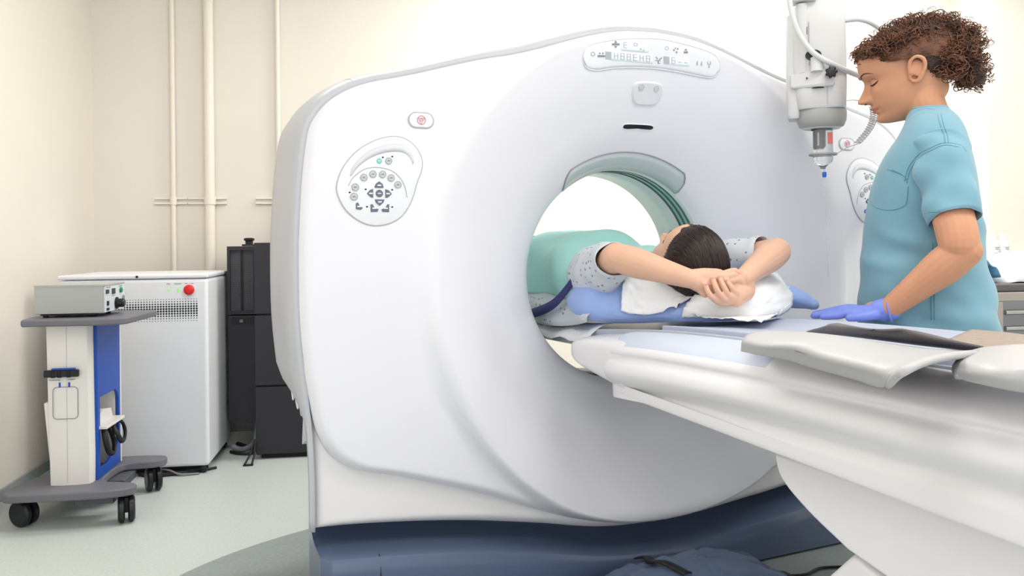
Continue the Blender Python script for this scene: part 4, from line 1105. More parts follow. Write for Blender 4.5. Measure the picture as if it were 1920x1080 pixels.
# scrub top: rings follow the profile; lateral half widths make the shoulders
SC = [(206,1704,1778,.062),(216,1700,1790,.085),(228,1697,1800,.125),(244,1690,1808,.158),(262,1680,1814,.176),(285,1664,1820,.184),(310,1650,1826,.182),(340,1638,1832,.174),(380,1627,1838,.168),(420,1621,1842,.164),(460,1617,1842,.162),(500,1614,1849,.166),(540,1612,1856,.178),(575,1609,1870,.190),(605,1609,1874,.196),(640,1612,1876,.198),(668,1612,1876,.198)]
scr = []
for i, q in enumerate(zip(*[[v.x for v in catmull([(s[j], 0, 0) for s in SC], 5)] for j in range(4)])):
    py, xa, xb, hw = q; ca_, cb_ = N(xa, py), N(xb, py); c = (ca_ + cb_)/2; hd = (ca_ - cb_).length/2; ring = []
    for k in range(72):
        a = 2*PI*k/72; e = .86
        fx = hd*math.copysign(abs(math.cos(a))**e, math.cos(a)); fy = hw*math.copysign(abs(math.sin(a))**e, math.sin(a))
        p = c + vf*fx + vr*fy
        dn = (vf*math.cos(a) + vr*math.sin(a))
        yy = (py - 206)/460
        wv = .004*noise.noise(p*9) + sm(.15, .5, yy)*(.013*noise.noise(Vector((fx*9 + yy*7, fy*6 - yy*5, yy*6.5))) + .012*math.sin(fx*26 + yy*20)*noise.noise(Vector((yy*6, fx*7, 3))))
        wv *= 1 - .75*max(0, math.cos(a))
        near = max(0, -math.sin(a))**.7
        wv += near*.0075*sm(.30, .55, yy)*math.sin(40*(yy*.9 + fx*.9 + .14*noise.noise(Vector((fx*5, yy*4, 1)))))*sm(-.12, .10, noise.noise(Vector((fx*6 + 2, yy*5, 4))))
        wv += .010*near*sm(.55, .85, yy)*noise.noise(Vector((fx*13 - yy*4, yy*9 + fx*6, 8)))
        ring.append(p + dn*wv)
    scr.append(ring)
top_mb = MB().rings(scr, True, False, False)
stop_ = build('scrub_top', top_mb, 'scrub_cloth', nur, WF, smooth=180, solid=.003)
def sleeve(S, tip, r, seed, back=None):
    d = (tip - S).normalized()
    return MB().rings(tube_cloth([S - d*.035 + (UPV*.010), S + UPV*.012, S.lerp(tip, .5), tip], r, 40, 10, 1.0, .016, seed, fold=.003), cap0=True, cap1=False)
HEM = N(1789,411,-.215)
sl_mb = sleeve(SL + vf*.002 + vr*.012, HEM, [.066, .073, .070, .062], 1.0)
slv = build('sleeve', sl_mb, 'scrub_cloth', nur, WF, smooth=180, solid=.003)
slr_mb = sleeve(SR - vr*.01, SR.lerp(ER, .72), [.074, .078, .07, .064], 4.0)
build('sleeve', slr_mb, 'scrub_cloth', nur, WF, smooth=180, solid=.003)
# stitched seams, pocket and collar laid on the cloth
BT = BVHTree.FromPolygons(top_mb.v, top_mb.f); BS = BVHTree.FromPolygons(sl_mb.v, sl_mb.f)
def on_cloth(px, py, trees, lift=.002):
    o = Vector((0, 0, CZ)); d = (P(px, py, 1.0) - o).normalized(); best = None
    for t in trees:
        h = t.ray_cast(o, d)
        if h[0] is not None and (best is None or h[3] < best[1]): best = (h[0] - d*lift, h[3])
    return best[0] if best else None
def seam(pts, name='seam', r=.0012, trees=(BT, BS), m_='scrub_seam', parent=stop_):
    path = [on_cloth(q.x, q.y, trees) for q in catmull([(a, b, 0) for a, b in pts], 6)]
    path = [p for p in path if p is not None]
    if len(path) > 2: build(name, MB().tube(path, r, 6), m_, parent, WF, smooth=180)
seam([(1696,340),(1703,315),(1722,290),(1748,276),(1770,268),(1800,272),(1812,285)])
seam([(1700,344),(1707,318),(1725,294),(1750,280),(1772,272),(1798,276)])
seam([(1757,212),(1763,235),(1770,255),(1772,268)]); seam([(1763,211),(1769,233),(1776,254),(1778,268)])
seam([(1704,222),(1716,210),(1735,204),(1752,206)], 'collar_seam'); seam([(1700,235),(1712,220),(1733,212),(1755,214)], 'collar_seam')
seam([(1664,318),(1692,328),(1700,338)], 'pocket'); seam([(1672,318),(1690,326)], 'pocket'); seam([(1638,352),(1632,372),(1640,388),(1668,394),(1692,388),(1700,378),(1703,350)], 'pocket')
seam([(1757,452),(1754,500),(1752,550),(1752,600)]); seam([(1749,455),(1748,500),(1746,550),(1746,600)])
seam([(1742,398),(1775,397),(1810,393),(1831,394)], 'hem_seam', .0012)
hm = sl_mb.v[-40:]
build('sleeve_hem', MB().tube(list(hm) + list(hm[:2]), .0016, 8), 'scrub_cloth', slv, WF, smooth=180)
nkr = scr[0]; build('collar', MB().tube(list(nkr) + list(nkr[:2]), .004, 8), 'scrub_cloth', stop_, WF, smooth=180)
# trousers
for s in (-1, 1):
    hp = hip0 + lg*(.085*s); kn = hp + vf*.05; kn.z = .47; an = hp + vf*.03; an.z = .075
    build('trouser_leg', MB().rings(tube_cloth([hp + Vector((0, 0, .04)), hp, hp.lerp(kn, .5), kn, kn.lerp(an, .5), an], [.085, .095, .100, .088, .085, .085], 30, 6, 1.0, .010, 3.0 + s, fold=.003), cap0=True, cap1=False), 'trouser_teal', nur, WF, smooth=180, solid=.003)
    build('shoe', MB().cap_limb([an + Vector((0, 0, -.045)), an + vf*.09 + Vector((0, 0, -.047)), an + vf*.175 + Vector((0, 0, -.05))], [.046, .045, .036], 16, 5, .62, up=(0, 0, 1)), 'shoe_white', nur, WF, smooth=180)
# gloves
g = MB()
pw = lambda px, py, d: N(px, py, d - .10)
g.cap_limb([pw(1664,580,-.13), pw(1640,583,-.125), pw(1612,585,-.115)], [.0315, .031, .030], 18, 5, .62, up=(0, 0, 1))
g.cap_limb([pw(1668,579,-.13), pw(1650,582,-.128)], [.032, .030], 18)
for bx, by, bd, mx, my, md, tx, ty, td, r_ in [(1606,580,-.085,1570,582,-.060,1540,588,-.045,.0105), (1606,582,-.105,1562,583,-.088,1528,589,-.078,.011), (1606,586,-.125,1562,588,-.115,1526,592,-.108,.011), (1610,590,-.143,1570,592,-.140,1542,594,-.138,.0098)]:
    g.cap_limb([pw(bx, by, bd), pw((bx + mx)/2, (by + my)/2 - 3, (bd + md)/2), pw(mx, my, md), pw(tx, ty, td)], [.0145, r_ + .002, r_ + .001, r_ - .001], 14)
g.cap_limb([pw(1640,590,-.15), pw(1615,594,-.162), pw(1592,596,-.165)], [.015, .0125, .0105], 14)
glove = build('glove', remesh(g, .0028, 4), 'glove_blue', nur, WF, smooth=180)
cuff = [pw(1667,580,-.13) + (pw(1655,581,-.13) - pw(1668,579,-.13)).normalized().cross(vr).normalized()*(.0335*math.cos(a)) + vr*(.0335*math.sin(a)) for a in [2*PI*k/28 for k in range(28)]]
build('glove_cuff', MB().tube(cuff + cuff[:2], .003, 8), 'glove_blue', glove, WF, smooth=180)
g = MB(); dT = (TG - WR).normalized(); up_t = Vector((0, 0, 1)); sT = dT.cross(up_t).normalized()
g.cap_limb([WR, WR + dT*.05], [.031, .036], 16, 5, .7, up=(0, 0, 1))
for k, off in enumerate((-.03, -.01, .01, .03)):
    b = WR + dT*.06 + up_t*off
    g.cap_limb([b - dT*.02, b + dT*.03 - sT*.012, b + dT*.06 - sT*.006], [.013, .0115, .0095], 12)
g.cap_limb([WR + dT*.02, WR + dT*.05 - sT*.035 + up_t*.03, TG + Vector((0, 0, .0)) - sT*.01], [.016, .0125, .011], 12)
g.cap_limb([WR + dT*.05, GF @ Vector((.838, -.03, 1.157))], [.014, .010], 12)
build('glove', remesh(g, .003, 3), 'glove_blue', nur, WF, smooth=180)

# ================================================================== white cabinet by the wall
CX0, CX1, CY0, CY1, CH = .136, .785, -.88, -.33, .908
cab = thing('white_cabinet', 'white metal equipment cabinet with a red button beside the black racks', 'cabinet', at(RF, (CX0 + CX1)/2, (CY0 + CY1)/2))
build('body', MB().box((CX0, CY0, .036), (CX1, CY1, CH)), 'cabinet_white', cab, RF, smooth=180, bevel=.018, bseg=4)
lid = build('lid', MB().box((CX0 - .002, CY0 - .002, CH + .002), (CX1 + .002, CY1 + .002, CH + .022)), 'cabinet_white', cab, RF, smooth=180, bevel=.008, bseg=3)
My = Matrix.Rotation(rad(90), 3, 'X')                                # lathe axis turned to face the room's front
build('lid_screw', MB().lathe([(.006, 0), (.006, .003), (.004, .004)], (CX0 + .34, CY0 - .001, CH + .012), My, 14), 'slot_black', lid, RF)
holes = MB()
hx0, hx1, hz0, hz1 = .190, .736, .714, .814
for j in range(10):
    for i in range(46):
        r = (.0020, .0028, .0038, .0046, .0050, .0050, .0046, .0038, .0028, .0020)[j]
        x = hx0 + (hx1 - hx0)*i/45; z = hz0 + (hz1 - hz0)*j/9
        holes.add([(x + r*math.cos(2*PI*k/8), CY0 - .0008, z + r*math.sin(2*PI*k/8)) for k in range(8)], [tuple(range(8))])
build('vent_holes', holes, 'cabinet_hole', cab, RF, smooth=0, kind='stuff')
btn = build('stop_button', MB().lathe([(.024, -.004), (.024, .010), (.0225, .016), (.016, .020), (.004, .021)], (.704, CY0, .857), My, 30), 'red_button', cab, RF, smooth=50)
build('button_ring', MB().lathe([(.029, -.002), (.029, .004), (.024, .005)], (.704, CY0, .857), My, 30), 'cabinet_white', btn, RF)
build('indicator', MB().box((.650, CY0 - .003, .848), (.658, CY0 + .002, .865)), 'led_green', cab, RF, smooth=0, bevel=.001)
build('indicator', MB().lathe([(.005, -.002), (.005, .002), (.003, .003)], (.614, CY0, .857), My, 14), 'led_green', cab, RF)
for x, w in ((.654, .03), (.612, .016), (.704, .04)):
    build('legend', MB().box((x - w/2, CY0 - .0012, .884), (x + w/2, CY0 + .001, .887)), 'print_grey', cab, RF, smooth=0)
build('plinth', MB().box((CX0 + .04, CY0 + .06, .012), (CX1 - .05, CY1 - .04, .0365)), 'rack_dark', cab, RF, smooth=0)
for x in (CX0 + .08, CX1 - .03):
    for y in (CY0 + .035, CY1 - .06):
        build('caster', MB().lathe([(.008, -.018), (.016, -.016), (.0178, -.009), (.0178, .009), (.016, .016), (.008, .018)], (x, y, .0182), My, 22), 'wheel_black', cab, RF)
def cable(name, pts, r, m, label, fr=RF, base=None, n=10, ribs=0, rib=None):
    path = catmull(pts, 10)
    rr = r
    if ribs:
        path2 = []; L_ = [0]
        for a, b in zip(path, path[1:]): L_.append(L_[-1] + (b - a).length)
        cnt_ = ribs*2; rr = []
        for k in range(cnt_ + 1):
            s_ = L_[-1]*k/cnt_; i = max(j for j in range(len(L_)) if L_[j] <= s_ + 1e-9); i = min(i, len(path) - 2)
            path2.append(path[i].lerp(path[i+1], (s_ - L_[i])/max(1e-9, L_[i+1] - L_[i]))); rr.append(r if k % 2 else (rib or r*.82))
        path = path2
    p0 = path[0]
    return build(name, MB().tube(path, rr, n), m, None, fr, base or at(fr, p0.x, p0.y, p0.z), smooth=60, label=label, cat='cable')
cable('power_cable', [(.47,-.86,.0065),(.54,-.90,.0065),(.62,-.885,.0065),(.70,-.87,.0065),(.80,-.80,.0065)], .006, 'cable_black', 'black cable on the floor under the white cabinet')
cable('power_cable', [(.58,-.84,.022),(.62,-.875,.016),(.66,-.885,.0055),(.70,-.86,.0055)], .005, 'cable_red', 'short red cable under the front edge of the white cabinet')
cable('signal_cable', [(.52,-.84,.026),(.60,-.868,.024),(.66,-.90,.010),(.74,-.885,.005)], .0045, 'cable_grey', 'grey cable under the front edge of the white cabinet')

# ================================================================== black racks
t1 = thing('wall_rack', 'slim black rack with a mesh vent hung beside the white cabinet', 'rack', at(RF, .87, -.3, .15))
X0, X1, Y0, Y1 = .802, .945, -.50, -.02
build('body', MB().box((X0, Y0, .155), (X1, Y1, .70)), 'rack_black', t1, RF, smooth=180, bevel=.003)
build('vent_frame', MB().box((X0, Y0, .706), (X1, Y0 + .02, .725)).box((X0, Y0, 1.035), (X1, Y0 + .02, 1.055)).box((X0, Y0, .725), (X0 + .014, Y0 + .02, 1.035)).box((X1 - .014, Y0, .725), (X1, Y0 + .02, 1.035)), 'rack_black', t1, RF, smooth=0)
build('housing', MB().box((X0, Y0 + .03, .706), (X1, Y1, 1.055)), 'rack_dark', t1, RF, smooth=0)
ml = MB()
for i in range(26): 
    x = X0 + .016 + (X1 - X0 - .032)*i/25; ml.box((x - .0006, Y0 + .016, .725), (x + .0006, Y0 + .018, 1.035))
for j in range(58):
    z = .727 + .306*j/57; ml.box((X0 + .014, Y0 + .0165, z - .0006), (X1 - .014, Y0 + .0185, z + .0006))
build('mesh_vent', ml, 'rack_mesh', t1, RF, smooth=0, kind='stuff')
build('vent_bar', MB().box(((X0 + X1)/2 - .006, Y0 + .010, .725), ((X0 + X1)/2 + .006, Y0 + .0155, 1.035)), 'rack_dark', t1, RF, smooth=0)
gr = build('lower_grille', MB().box((X0 + .02, Y0 - .002, .655), (X1 - .012, Y0 + .002, .690)), 'rack_dark', t1, RF, smooth=0)
for i in range(9):
    x = X0 + .024 + .098*i/8; build('grille_bar', MB().box((x - .0015, Y0 - .0035, .657), (x + .0015, Y0 - .0018, .688)), 'rack_black', gr, RF, smooth=0)
build('grille_catch', MB().box((.862, Y0 - .006, .664), (.88, Y0 - .001, .680)), 'rack_mesh', gr, RF, smooth=0, bevel=.002)
con = build('top_connector', MB().box((.842, -.30, 1.056), (.905, -.22, 1.066)).box((.858, -.285, 1.066), (.892, -.235, 1.10)), 'rack_black', t1, RF, smooth=0, bevel=.003)
build('connector_hood', MB().box((.852, -.295, 1.085), (.90, -.24, 1.098)), 'rack_dark', con, RF, smooth=0, bevel=.003)
for z in (.76, .90, 1.02): build('screw', MB().lathe([(.004, 0), (.003, .003)], (X1 - .004, Y0 - .001, z), My, 10), 'steel', t1, RF)
for z in (.25, .42, .6): build('hinge', MB().box((X0 - .006, Y0 + .01, z), (X0, Y0 + .03, z + .03)), 'rack_dark', t1, RF, smooth=0)
build('wall_bracket', MB().box((X0 + .02, -.06, .17), (X1 - .02, -.0005, .20)), 'rack_dark', t1, RF, smooth=0)
t2 = thing('floor_rack', 'tall black equipment rack of three stacked panels beside the scanner', 'rack', at(RF, 1.15, -.4))
build('body', MB().box((.968, -.655, .02), (1.33, -.06, 1.07)), 'rack_dark', t2, RF, smooth=0)
for z0, z1 in ((.025, .358), (.366, .712), (.720, 1.072)):
    build('front_panel', MB().box((.962, -.672, z0), (1.335, -.656, z1)), 'rack_black', t2, RF, smooth=180, bevel=.003)
build('plinth', MB().box((.985, -.645, 0), (1.31, -.09, .024)), 'rack_dark', t2, RF, smooth=0)
# stabiliser foot and hoses at its side
ft = thing('stabiliser_foot', 'small black angled floor bracket beside the tall black rack', 'bracket', at(RF, .95, -.73))
build('strut', MB().tube([(.955,-.668,.10),(.945,-.72,.045),(.925,-.775,.006)], .005, 8).tube([(.958,-.668,.10),(.965,-.74,.04),(.958,-.775,.006)], .005, 8), 'rack_dark', ft, RF)
build('toe', MB().box((.918, -.785, .0005), (.965, -.768, .007)), 'rack_dark', ft, RF, smooth=0, bevel=.002)
cable('ribbed_hose', [(.935,-.42,.150),(.935,-.46,.10),(.925,-.50,.045),(.88,-.50,.016),(.84,-.48,.015),(.815,-.44,.015)], .013, 'cable_grey', 'ribbed grey hose curving from the slim rack to the floor', ribs=60)
cable('power_cable', [(.948,-.40,.150),(.95,-.43,.09),(.945,-.45,.03),(.90,-.455,.0125),(.86,-.42,.0125),(.825,-.37,.0125)], .012, 'cable_black', 'thick black cable curving behind the ribbed hose')
cable('power_cable', [(.958,-.47,.150),(.958,-.53,.06),(.925,-.57,.010),(.86,-.56,.009),(.815,-.52,.009)], .008, 'cable_black', 'thin black cable curving in front of the ribbed hose')

# ================================================================== rolling cart
KX, KY = .42, -1.29
cart = thing('rolling_cart', 'grey and cream rolling cart with a blue side panel', 'cart', at(RF, KX, KY))
def plate(name, poly, z0, z1, m, par=cart, bev=.012, fr=RF, n=5):
    q = spline2(poly, n) if n else poly
    return build(name, MB().prism(q, z0, z1, lambda p, t: (p[0], p[1], t)), m, par, fr, smooth=180, bevel=bev, bseg=3)
plate('tray', [(.238,-1.50),(.29,-1.525),(.43,-1.535),(.56,-1.53),(.612,-1.50),(.622,-1.40),(.628,-1.28),(.632,-1.17),(.615,-1.135),(.48,-1.12),(.29,-1.12),(.233,-1.16)], .760, .787, 'cart_grey', n=3, bev=.008)
plate('base', [(.185,-1.545),(.30,-1.560),(.45,-1.565),(.58,-1.555),(.642,-1.525),(.630,-1.47),(.56,-1.44),(.49,-1.40),(.49,-1.20),(.54,-1.16),(.61,-1.15),(.65,-1.12),(.64,-1.06),(.56,-1.04),(.42,-1.04),(.25,-1.06),(.20,-1.12),(.225,-1.25),(.18,-1.42)], .108, .140, 'cart_grey', n=3, bev=.008)
build('column', MB().rings([[Vector((KX2 + w*sx_, y, z)) for sx_, y in ((-1, -1.435), (-.9, -1.452), (-.4, -1.460), (.4, -1.460), (.9, -1.452), (1, -1.435), (1, -1.40), (-1, -1.40))] for KX2, w, z in ((.3875, .0765, .139), (.3870, .0785, .25), (.3835, .0795, .5), (.3805, .0805, .762))]), 'cart_cream', cart, RF, smooth=35)
build('column_groove', MB().box((.3815, -1.4612, .15), (.3825, -1.4595, .755)), 'panel_line', cart, RF, smooth=0)
bk = build('bin_shield', MB().prism([(.286,.455),(.325,.455),(.325,.15),(.312,.15)], -1.43, -1.12, lambda p, t: (p[0], t, p[1])), 'cart_cream', cart, RF, smooth=0, bevel=.004)
# blue side panel with a window cut in it: built as frame pieces of one sheet
px_ = .462; sp2 = MB()
outer = [(-1.405,.760),(-1.13,.760),(-1.115,.14),(-1.405,.14)]
inner = [(-1.375,.46),(-1.19,.46),(-1.165,.445),(-1.150,.42),(-1.145,.24),(-1.20,.205),(-1.30,.18),(-1.375,.18)]
oo = [(-1.405,.760),(-1.25,.760),(-1.13,.760),(-1.125,.5),(-1.115,.14),(-1.25,.14),(-1.33,.14),(-1.405,.14)]
vs_ = []
for xo in (px_, px_ + .012):
    vs_ += [(xo, y, z) for y, z in oo] + [(xo, y, z) for y, z in inner]
fs_ = []
for b_ in (0, 16):
    for k in range(8):
        k2 = (k + 1) % 8; fs_.append((b_ + k, b_ + k2, b_ + 8 + k2, b_ + 8 + k))
for k in range(8):
    k2 = (k + 1) % 8; fs_.append((k, k2, 16 + k2, 16 + k)); fs_.append((8 + k, 8 + k2, 24 + k2, 24 + k))
bp_ = build('side_panel', MB().add(vs_, fs_), 'cart_blue', cart, RF, smooth=0, bevel=.002)
build('panel_edge', MB().box((px_ + .001, -1.131, .14), (px_ + .014, -1.117, .759)), 'cart_cream', bp_, RF, smooth=0, bevel=.002)
build('back_panel', MB().box((.315, -1.15, .141), (.460, -1.135, .755)), 'cart_cream', cart, RF, smooth=0, bevel=.003)
build('deck_block', MB().box((.40, -1.30, .072), (.54, -1.14, .106)), 'cart_under', cart, RF, smooth=0, bevel=.004)
build('deck_block', MB().box((.42, -1.50, .072), (.56, -1.38, .106)), 'cart_under', cart, RF, smooth=0, bevel=.004)
sf = build('inner_shelf', MB().box((.32, -1.39, .335), (.505, -1.17, .347)), 'cart_cream', cart, RF, smooth=0, bevel=.003)
build('shelf_back', MB().prism([(-1.36,.347),(-1.18,.347),(-1.20,.385),(-1.30,.40),(-1.36,.375)], .450, .460, lambda p, t: (t, p[0], p[1])), 'cart_cream', sf, RF, smooth=0)
# black clip rail, printed outline and blue markers on the column
rail = build('clip_rail', MB().box((.304, -1.478, .560), (.430, -1.462, .588)), 'wheel_black', cart, RF, smooth=180, bevel=.005)
for x in (.338, .361, .394): build('clip_jaw', MB().lathe([(.008, -.015), (.009, 0), (.009, .012)], (x, -1.473, .574), None, 14), 'rack_dark', rail, RF)
build('rail_tape', MB().box((.333, -1.476, .5885), (.416, -1.464, .594)), 'cart_blue', rail, RF, smooth=0)
ol = []
for cx_, cz_, a0 in ((.407,.505,0), (.347,.505,90), (.347,.412,180), (.407,.412,270)):
    ol += [(cx_ + .015*math.cos(rad(a0 + k*22.5)), cz_ + .015*math.sin(rad(a0 + k*22.5))) for k in range(5)]
ol.append(ol[0])
build('printed_outline', MB().tube([(x, -1.4615, z) for x, z in ol], .0013, 6), 'print_grey', cart, RF)
for x in (.357, .391): build('blue_marker', MB().box((x - .003, -1.463, .519), (x + .003, -1.459, .538)), 'cart_blue', cart, RF, smooth=0)
def caption(txt, x, z, h):
    cu = bpy.data.curves.new('caption', 'FONT'); cu.body = txt; cu.size = h; cu.align_x = 'CENTER'; cu.extrude = .0002
    o = bpy.data.objects.new('tmp', cu); COL.objects.link(o)
    me = bpy.data.meshes.new_from_object(o); bpy.data.objects.remove(o)
    mb = MB(); mb.v = [Vector((p.co.x + x, -1.4622 - p.co.z, p.co.y + z)) for p in me.vertices]; mb.f = [list(p.vertices) for p in me.polygons]; mb.mi = [0]*len(mb.f)
    build('caption', mb, 'print_dark', cart, RF, smooth=0)
caption('VENTILATOR', .340, .5455, .0065); caption('PATIENT', .400, .5465, .0065)
# casters: twin wheels
def caster(x, y, deg, r=.050):
    A = at(RF, x, y, 0, deg); c = None
    ax = Matrix.Rotation(rad(90), 3, 'Y')
    w = build('caster', MB().lathe([(.012, .006), (r*.82, .006), (r, .010), (r, .024), (r*.86, .030), (.012, .030)], (0, 0, r + .0005), ax, 26), 'wheel_black', cart, A, smooth=40)
    build('wheel', MB().lathe([(.012, -.030), (r*.86, -.030), (r, -.024), (r, -.010), (r*.82, -.006), (.012, -.006)], (0, 0, r + .0005), ax, 26), 'wheel_black', w, A, smooth=40)
    build('fork', MB().box((-.006, -.02, r - .01), (.006, .02, r*2 - .004)).tube([(0, 0, r*2 - .006), (0, 0, .109)], .009, 12), 'rack_dark', w, A, smooth=0)
caster(.232, -1.475, 62); caster(.606, -1.500, 18); caster(.598, -1.10, 25); caster(.26, -1.10, 10)
# black strap loops hanging from the inner shelf
for nm, pts in (('strap_loop', [(0.475,-1.34,.334),(0.490,-1.36,.28),(0.495,-1.34,.235),(0.495,-1.29,.215),(0.490,-1.26,.25),(0.480,-1.27,.30),(0.475,-1.30,.334)]), ('strap_loop', [(0.475,-1.25,.334),(0.505,-1.27,.29),(0.510,-1.24,.255),(0.510,-1.20,.25),(0.505,-1.17,.28),(0.495,-1.18,.32),(0.475,-1.21,.334)])):
    build(nm, MB().tube(catmull(pts, 6), .0115, 8, flat=.6), 'cable_black', sf, RF, smooth=180)
# the grey control unit on the tray
bx_ = thing('control_unit', 'grey box with a black knob and small switches on the cart tray', 'device', at(RF, .40, -1.33, .787))
BX0, BX1, BY0, BY1, BZ0, BZ1 = .268, .518, -1.46, -1.22, .802, .912
build('case', MB().box((BX0, BY0, BZ0), (BX1, BY1, BZ1)), 'box_grey', bx_, RF, smooth=180, bevel=.003)
build('top_cover', MB().box((BX0 - .001, BY0 - .001, BZ1 - .006), (BX1 + .006, BY1 + .001, BZ1 + .002)), 'box_grey', bx_, RF, smooth=0, bevel=.001)
fp = build('control_face', MB().box((BX1, BY0 + .002, BZ0 + .002), (BX1 + .005, BY1 - .002, BZ1 - .007)), 'box_panel', bx_, RF, smooth=0, bevel=.001)
def onface(y, z, w, h, m, nm, d=.004): return build(nm, MB().box((BX1 + .0045, y - w/2, z - h/2), (BX1 + .005 + d, y + w/2, z + h/2)), m, fp, RF, smooth=0, bevel=.001)
onface(-1.435, .884, .030, .016, 'print_dark', 'switch'); onface(-1.362, .882, .034, .022, 'print_dark', 'switch'); onface(-1.43, .838, .018, .018, 'wheel_black', 'switch'); onface(-1.43, .815, .024, .010, 'wheel_black', 'switch')
onface(-1.42, .900, .05, .004, 'print_grey', 'legend', .0006); onface(-1.27, .898, .04, .004, 'print_grey', 'legend', .0006); onface(-1.36, .864, .03, .003, 'print_grey', 'legend', .0006)
Mx = Matrix.Rotation(rad(90), 3, 'Y')
build('lamp_button', MB().lathe([(.011, 0), (.011, .008), (.006, .010)], (BX1 + .004, -1.275, .882), Mx, 16), 'button_green', fp, RF)
build('knob', MB().lathe([(.024, 0), (.024, .006), (.018, .008), (.017, .030), (.014, .033)], (BX1 + .004, -1.325, .832), Mx, 22), 'wheel_black', fp, RF, smooth=40)
build('key_lock', MB().lathe([(.010, 0), (.010, .006), (.006, .008)], (BX1 + .004, -1.245, .850), Mx, 16), 'steel', fp, RF)
for x in (BX0 + .03, BX1 - .05):
    for y in (BY0 + .03, BY1 - .03): build('foot', MB().lathe([(.010, 0), (.012, .015)], (x, y, .7872), None, 12), 'wheel_black', bx_, RF)
build('base_vents', MB().box((BX0 + .02, BY0 + .004, BZ0 - .006), (BX1 - .03, BY0 + .016, BZ0 + .001)), 'rack_dark', bx_, RF, smooth=0)

# ================================================================== ceiling-hung contrast injector
IY = 2.58
def I(px, py, d=0.0): return P(px, py, IY + d)
ipos = I(1530, 120)
inj = thing('contrast_injector', 'white contrast injector head hanging on a ceiling arm beside the scanner', 'injector', Matrix.Translation((ipos.x, ipos.y, ipos.z - .25)))
iv = Vector((ipos.x, ipos.y, 0)).normalized(); iu = Vector((iv.y, -iv.x, 0))        # away, to the right
S_ = IY/F
def IL(dx, dz, dd=0.0): return ipos + iu*(dx*S_*1.06) + Vector((0, 0, -dz*S_)) + iv*dd
def sec(cx_, z, hw, hd, e=.5, n=40): 
    return [IL(cx_, z) + iu*(hw*S_*1.06*math.copysign(abs(math.cos(a))**e, math.cos(a))) + iv*(hd*math.copysign(abs(math.sin(a))**e, math.sin(a))) for a in [2*PI*k/n for k in range(n)]]
bd = [sec(8, -112, 20, .035), sec(7, -111, 34, .058), sec(6, -104, 41, .066), sec(5, -60, 44, .068), sec(4, 0, 46, .070), sec(6, 50, 44, .070), sec(8, 84, 41, .068), sec(8, 88, 39, .064)]
build('body', MB().rings(bd), 'injector_white', inj, WF, smooth=45)
sd = [sec(-38, -90, 10, .045), sec(-38, -86, 13, .05), sec(-38, 96, 12, .05), sec(-37, 103, 10, .045)]
build('side_pod', MB().rings(sd), 'injector_white', inj, WF, smooth=45)
build('body_seam', MB().tube([IL(18, z, -.0705 if z < 55 else -.069) for z in (30, 50, 70, 84)], .0008, 6), 'injector_grey', inj, WF)
col = [sec(8, 86, 40, .062, .9), sec(8, 92, 42, .066, .9), sec(8, 108, 41, .064, .9), sec(8, 118, 37, .056, .9), sec(8, 122, 29, .046, .9), sec(8, 120, 24, .036, .9)]
cl = build('head_collar', MB().rings(col), 'injector_grey', inj, WF, smooth=45)
build('collar_ring', MB().rings([sec(8, 118.5, 33, .049, .95), sec(8, 122.5, 31, .047, .95), sec(8, 123, 20, .030, .95)], True, False, True), 'injector_white', cl, WF, smooth=45)
build('plunger_face', MB().rings([sec(8, 122, 19, .028, .95), sec(8, 124.5, 17, .025, .95)]), 'rack_dark', cl, WF, smooth=45)
# clamp block with black knob
ck = [[IL(x, z, d) for x, z, d in ((-42, 24, -.062), (14, 18, -.085), (30, 22, -.080), (30, 22, -.05), (-42, 24, -.04))], [IL(x, z, d) for x, z, d in ((-42, 46, -.062), (14, 46, -.088), (30, 46, -.084), (30, 46, -.05), (-42, 46, -.04))], [IL(x, z, d) for x, z, d in ((-40, 50, -.060), (14, 52, -.085), (28, 51, -.080), (28, 51, -.05), (-40, 50, -.04))]]
ckb = build('clamp', MB().rings(ck), 'injector_white', inj, WF, smooth=20, bevel=.004)
kb = MB(); kc = IL(24, 29, -.095)
krings = []
for zz, rr_ in ((0, .010), (.002, .0165), (.012, .0165), (.015, .012)):
    krings.append([kc - iv*zz + iu*((rr_ + (.0022*math.cos(7*a) if rr_ > .011 else 0))*math.cos(a)) + Vector((0, 0, (rr_ + (.0022*math.cos(7*a) if rr_ > .011 else 0))*math.sin(a))) for a in [2*PI*k/56 for k in range(56)]])
build('knob', kb.rings(krings), 'wheel_black', ckb, WF, smooth=40)
build('knob_shaft', MB().tube([kc + iv*.02, kc - iv*.002], .006, 10), 'steel', ckb, WF)
build('rotary_stop', MB().rings([[IL(-4 + 13*math.cos(a), -8 + 10*math.sin(a), dd) for a in [2*PI*k/24 for k in range(24)]] for dd in (-.066, -.074)]), 'wheel_black', inj, WF, smooth=40)
build('barrel', MB().tube([IL(2, -2, -.074), IL(2, 24, -.078)], .020, 20), 'injector_white', inj, WF)
build('set_screw', MB().tube([IL(-15, 34, -.076), IL(-15, 34, -.080)], .003, 10), 'print_dark', ckb, WF)
build('clamp_bore', MB().rings([[IL(3 + 10*math.cos(a), 52.0, -.066 + .016*math.sin(a)) for a in [2*PI*k/20 for k in range(20)]], [IL(3 + 10*math.cos(a), 52.8, -.066 + .016*math.sin(a)) for a in [2*PI*k/20 for k in range(20)]]]), 'rack_dark', ckb, WF, smooth=0)
build('side_print', MB().box((-.0006, -.0006, -.012), (.0006, .0006, .012), 0, Matrix.Translation(IL(-14, -54, -.070))), 'print_dark', inj, WF, smooth=0)
build('side_slot', MB().tube([IL(-11, -70, -.0695), IL(-11, 10, -.0725)], .0012, 6), 'injector_grey', inj, WF)
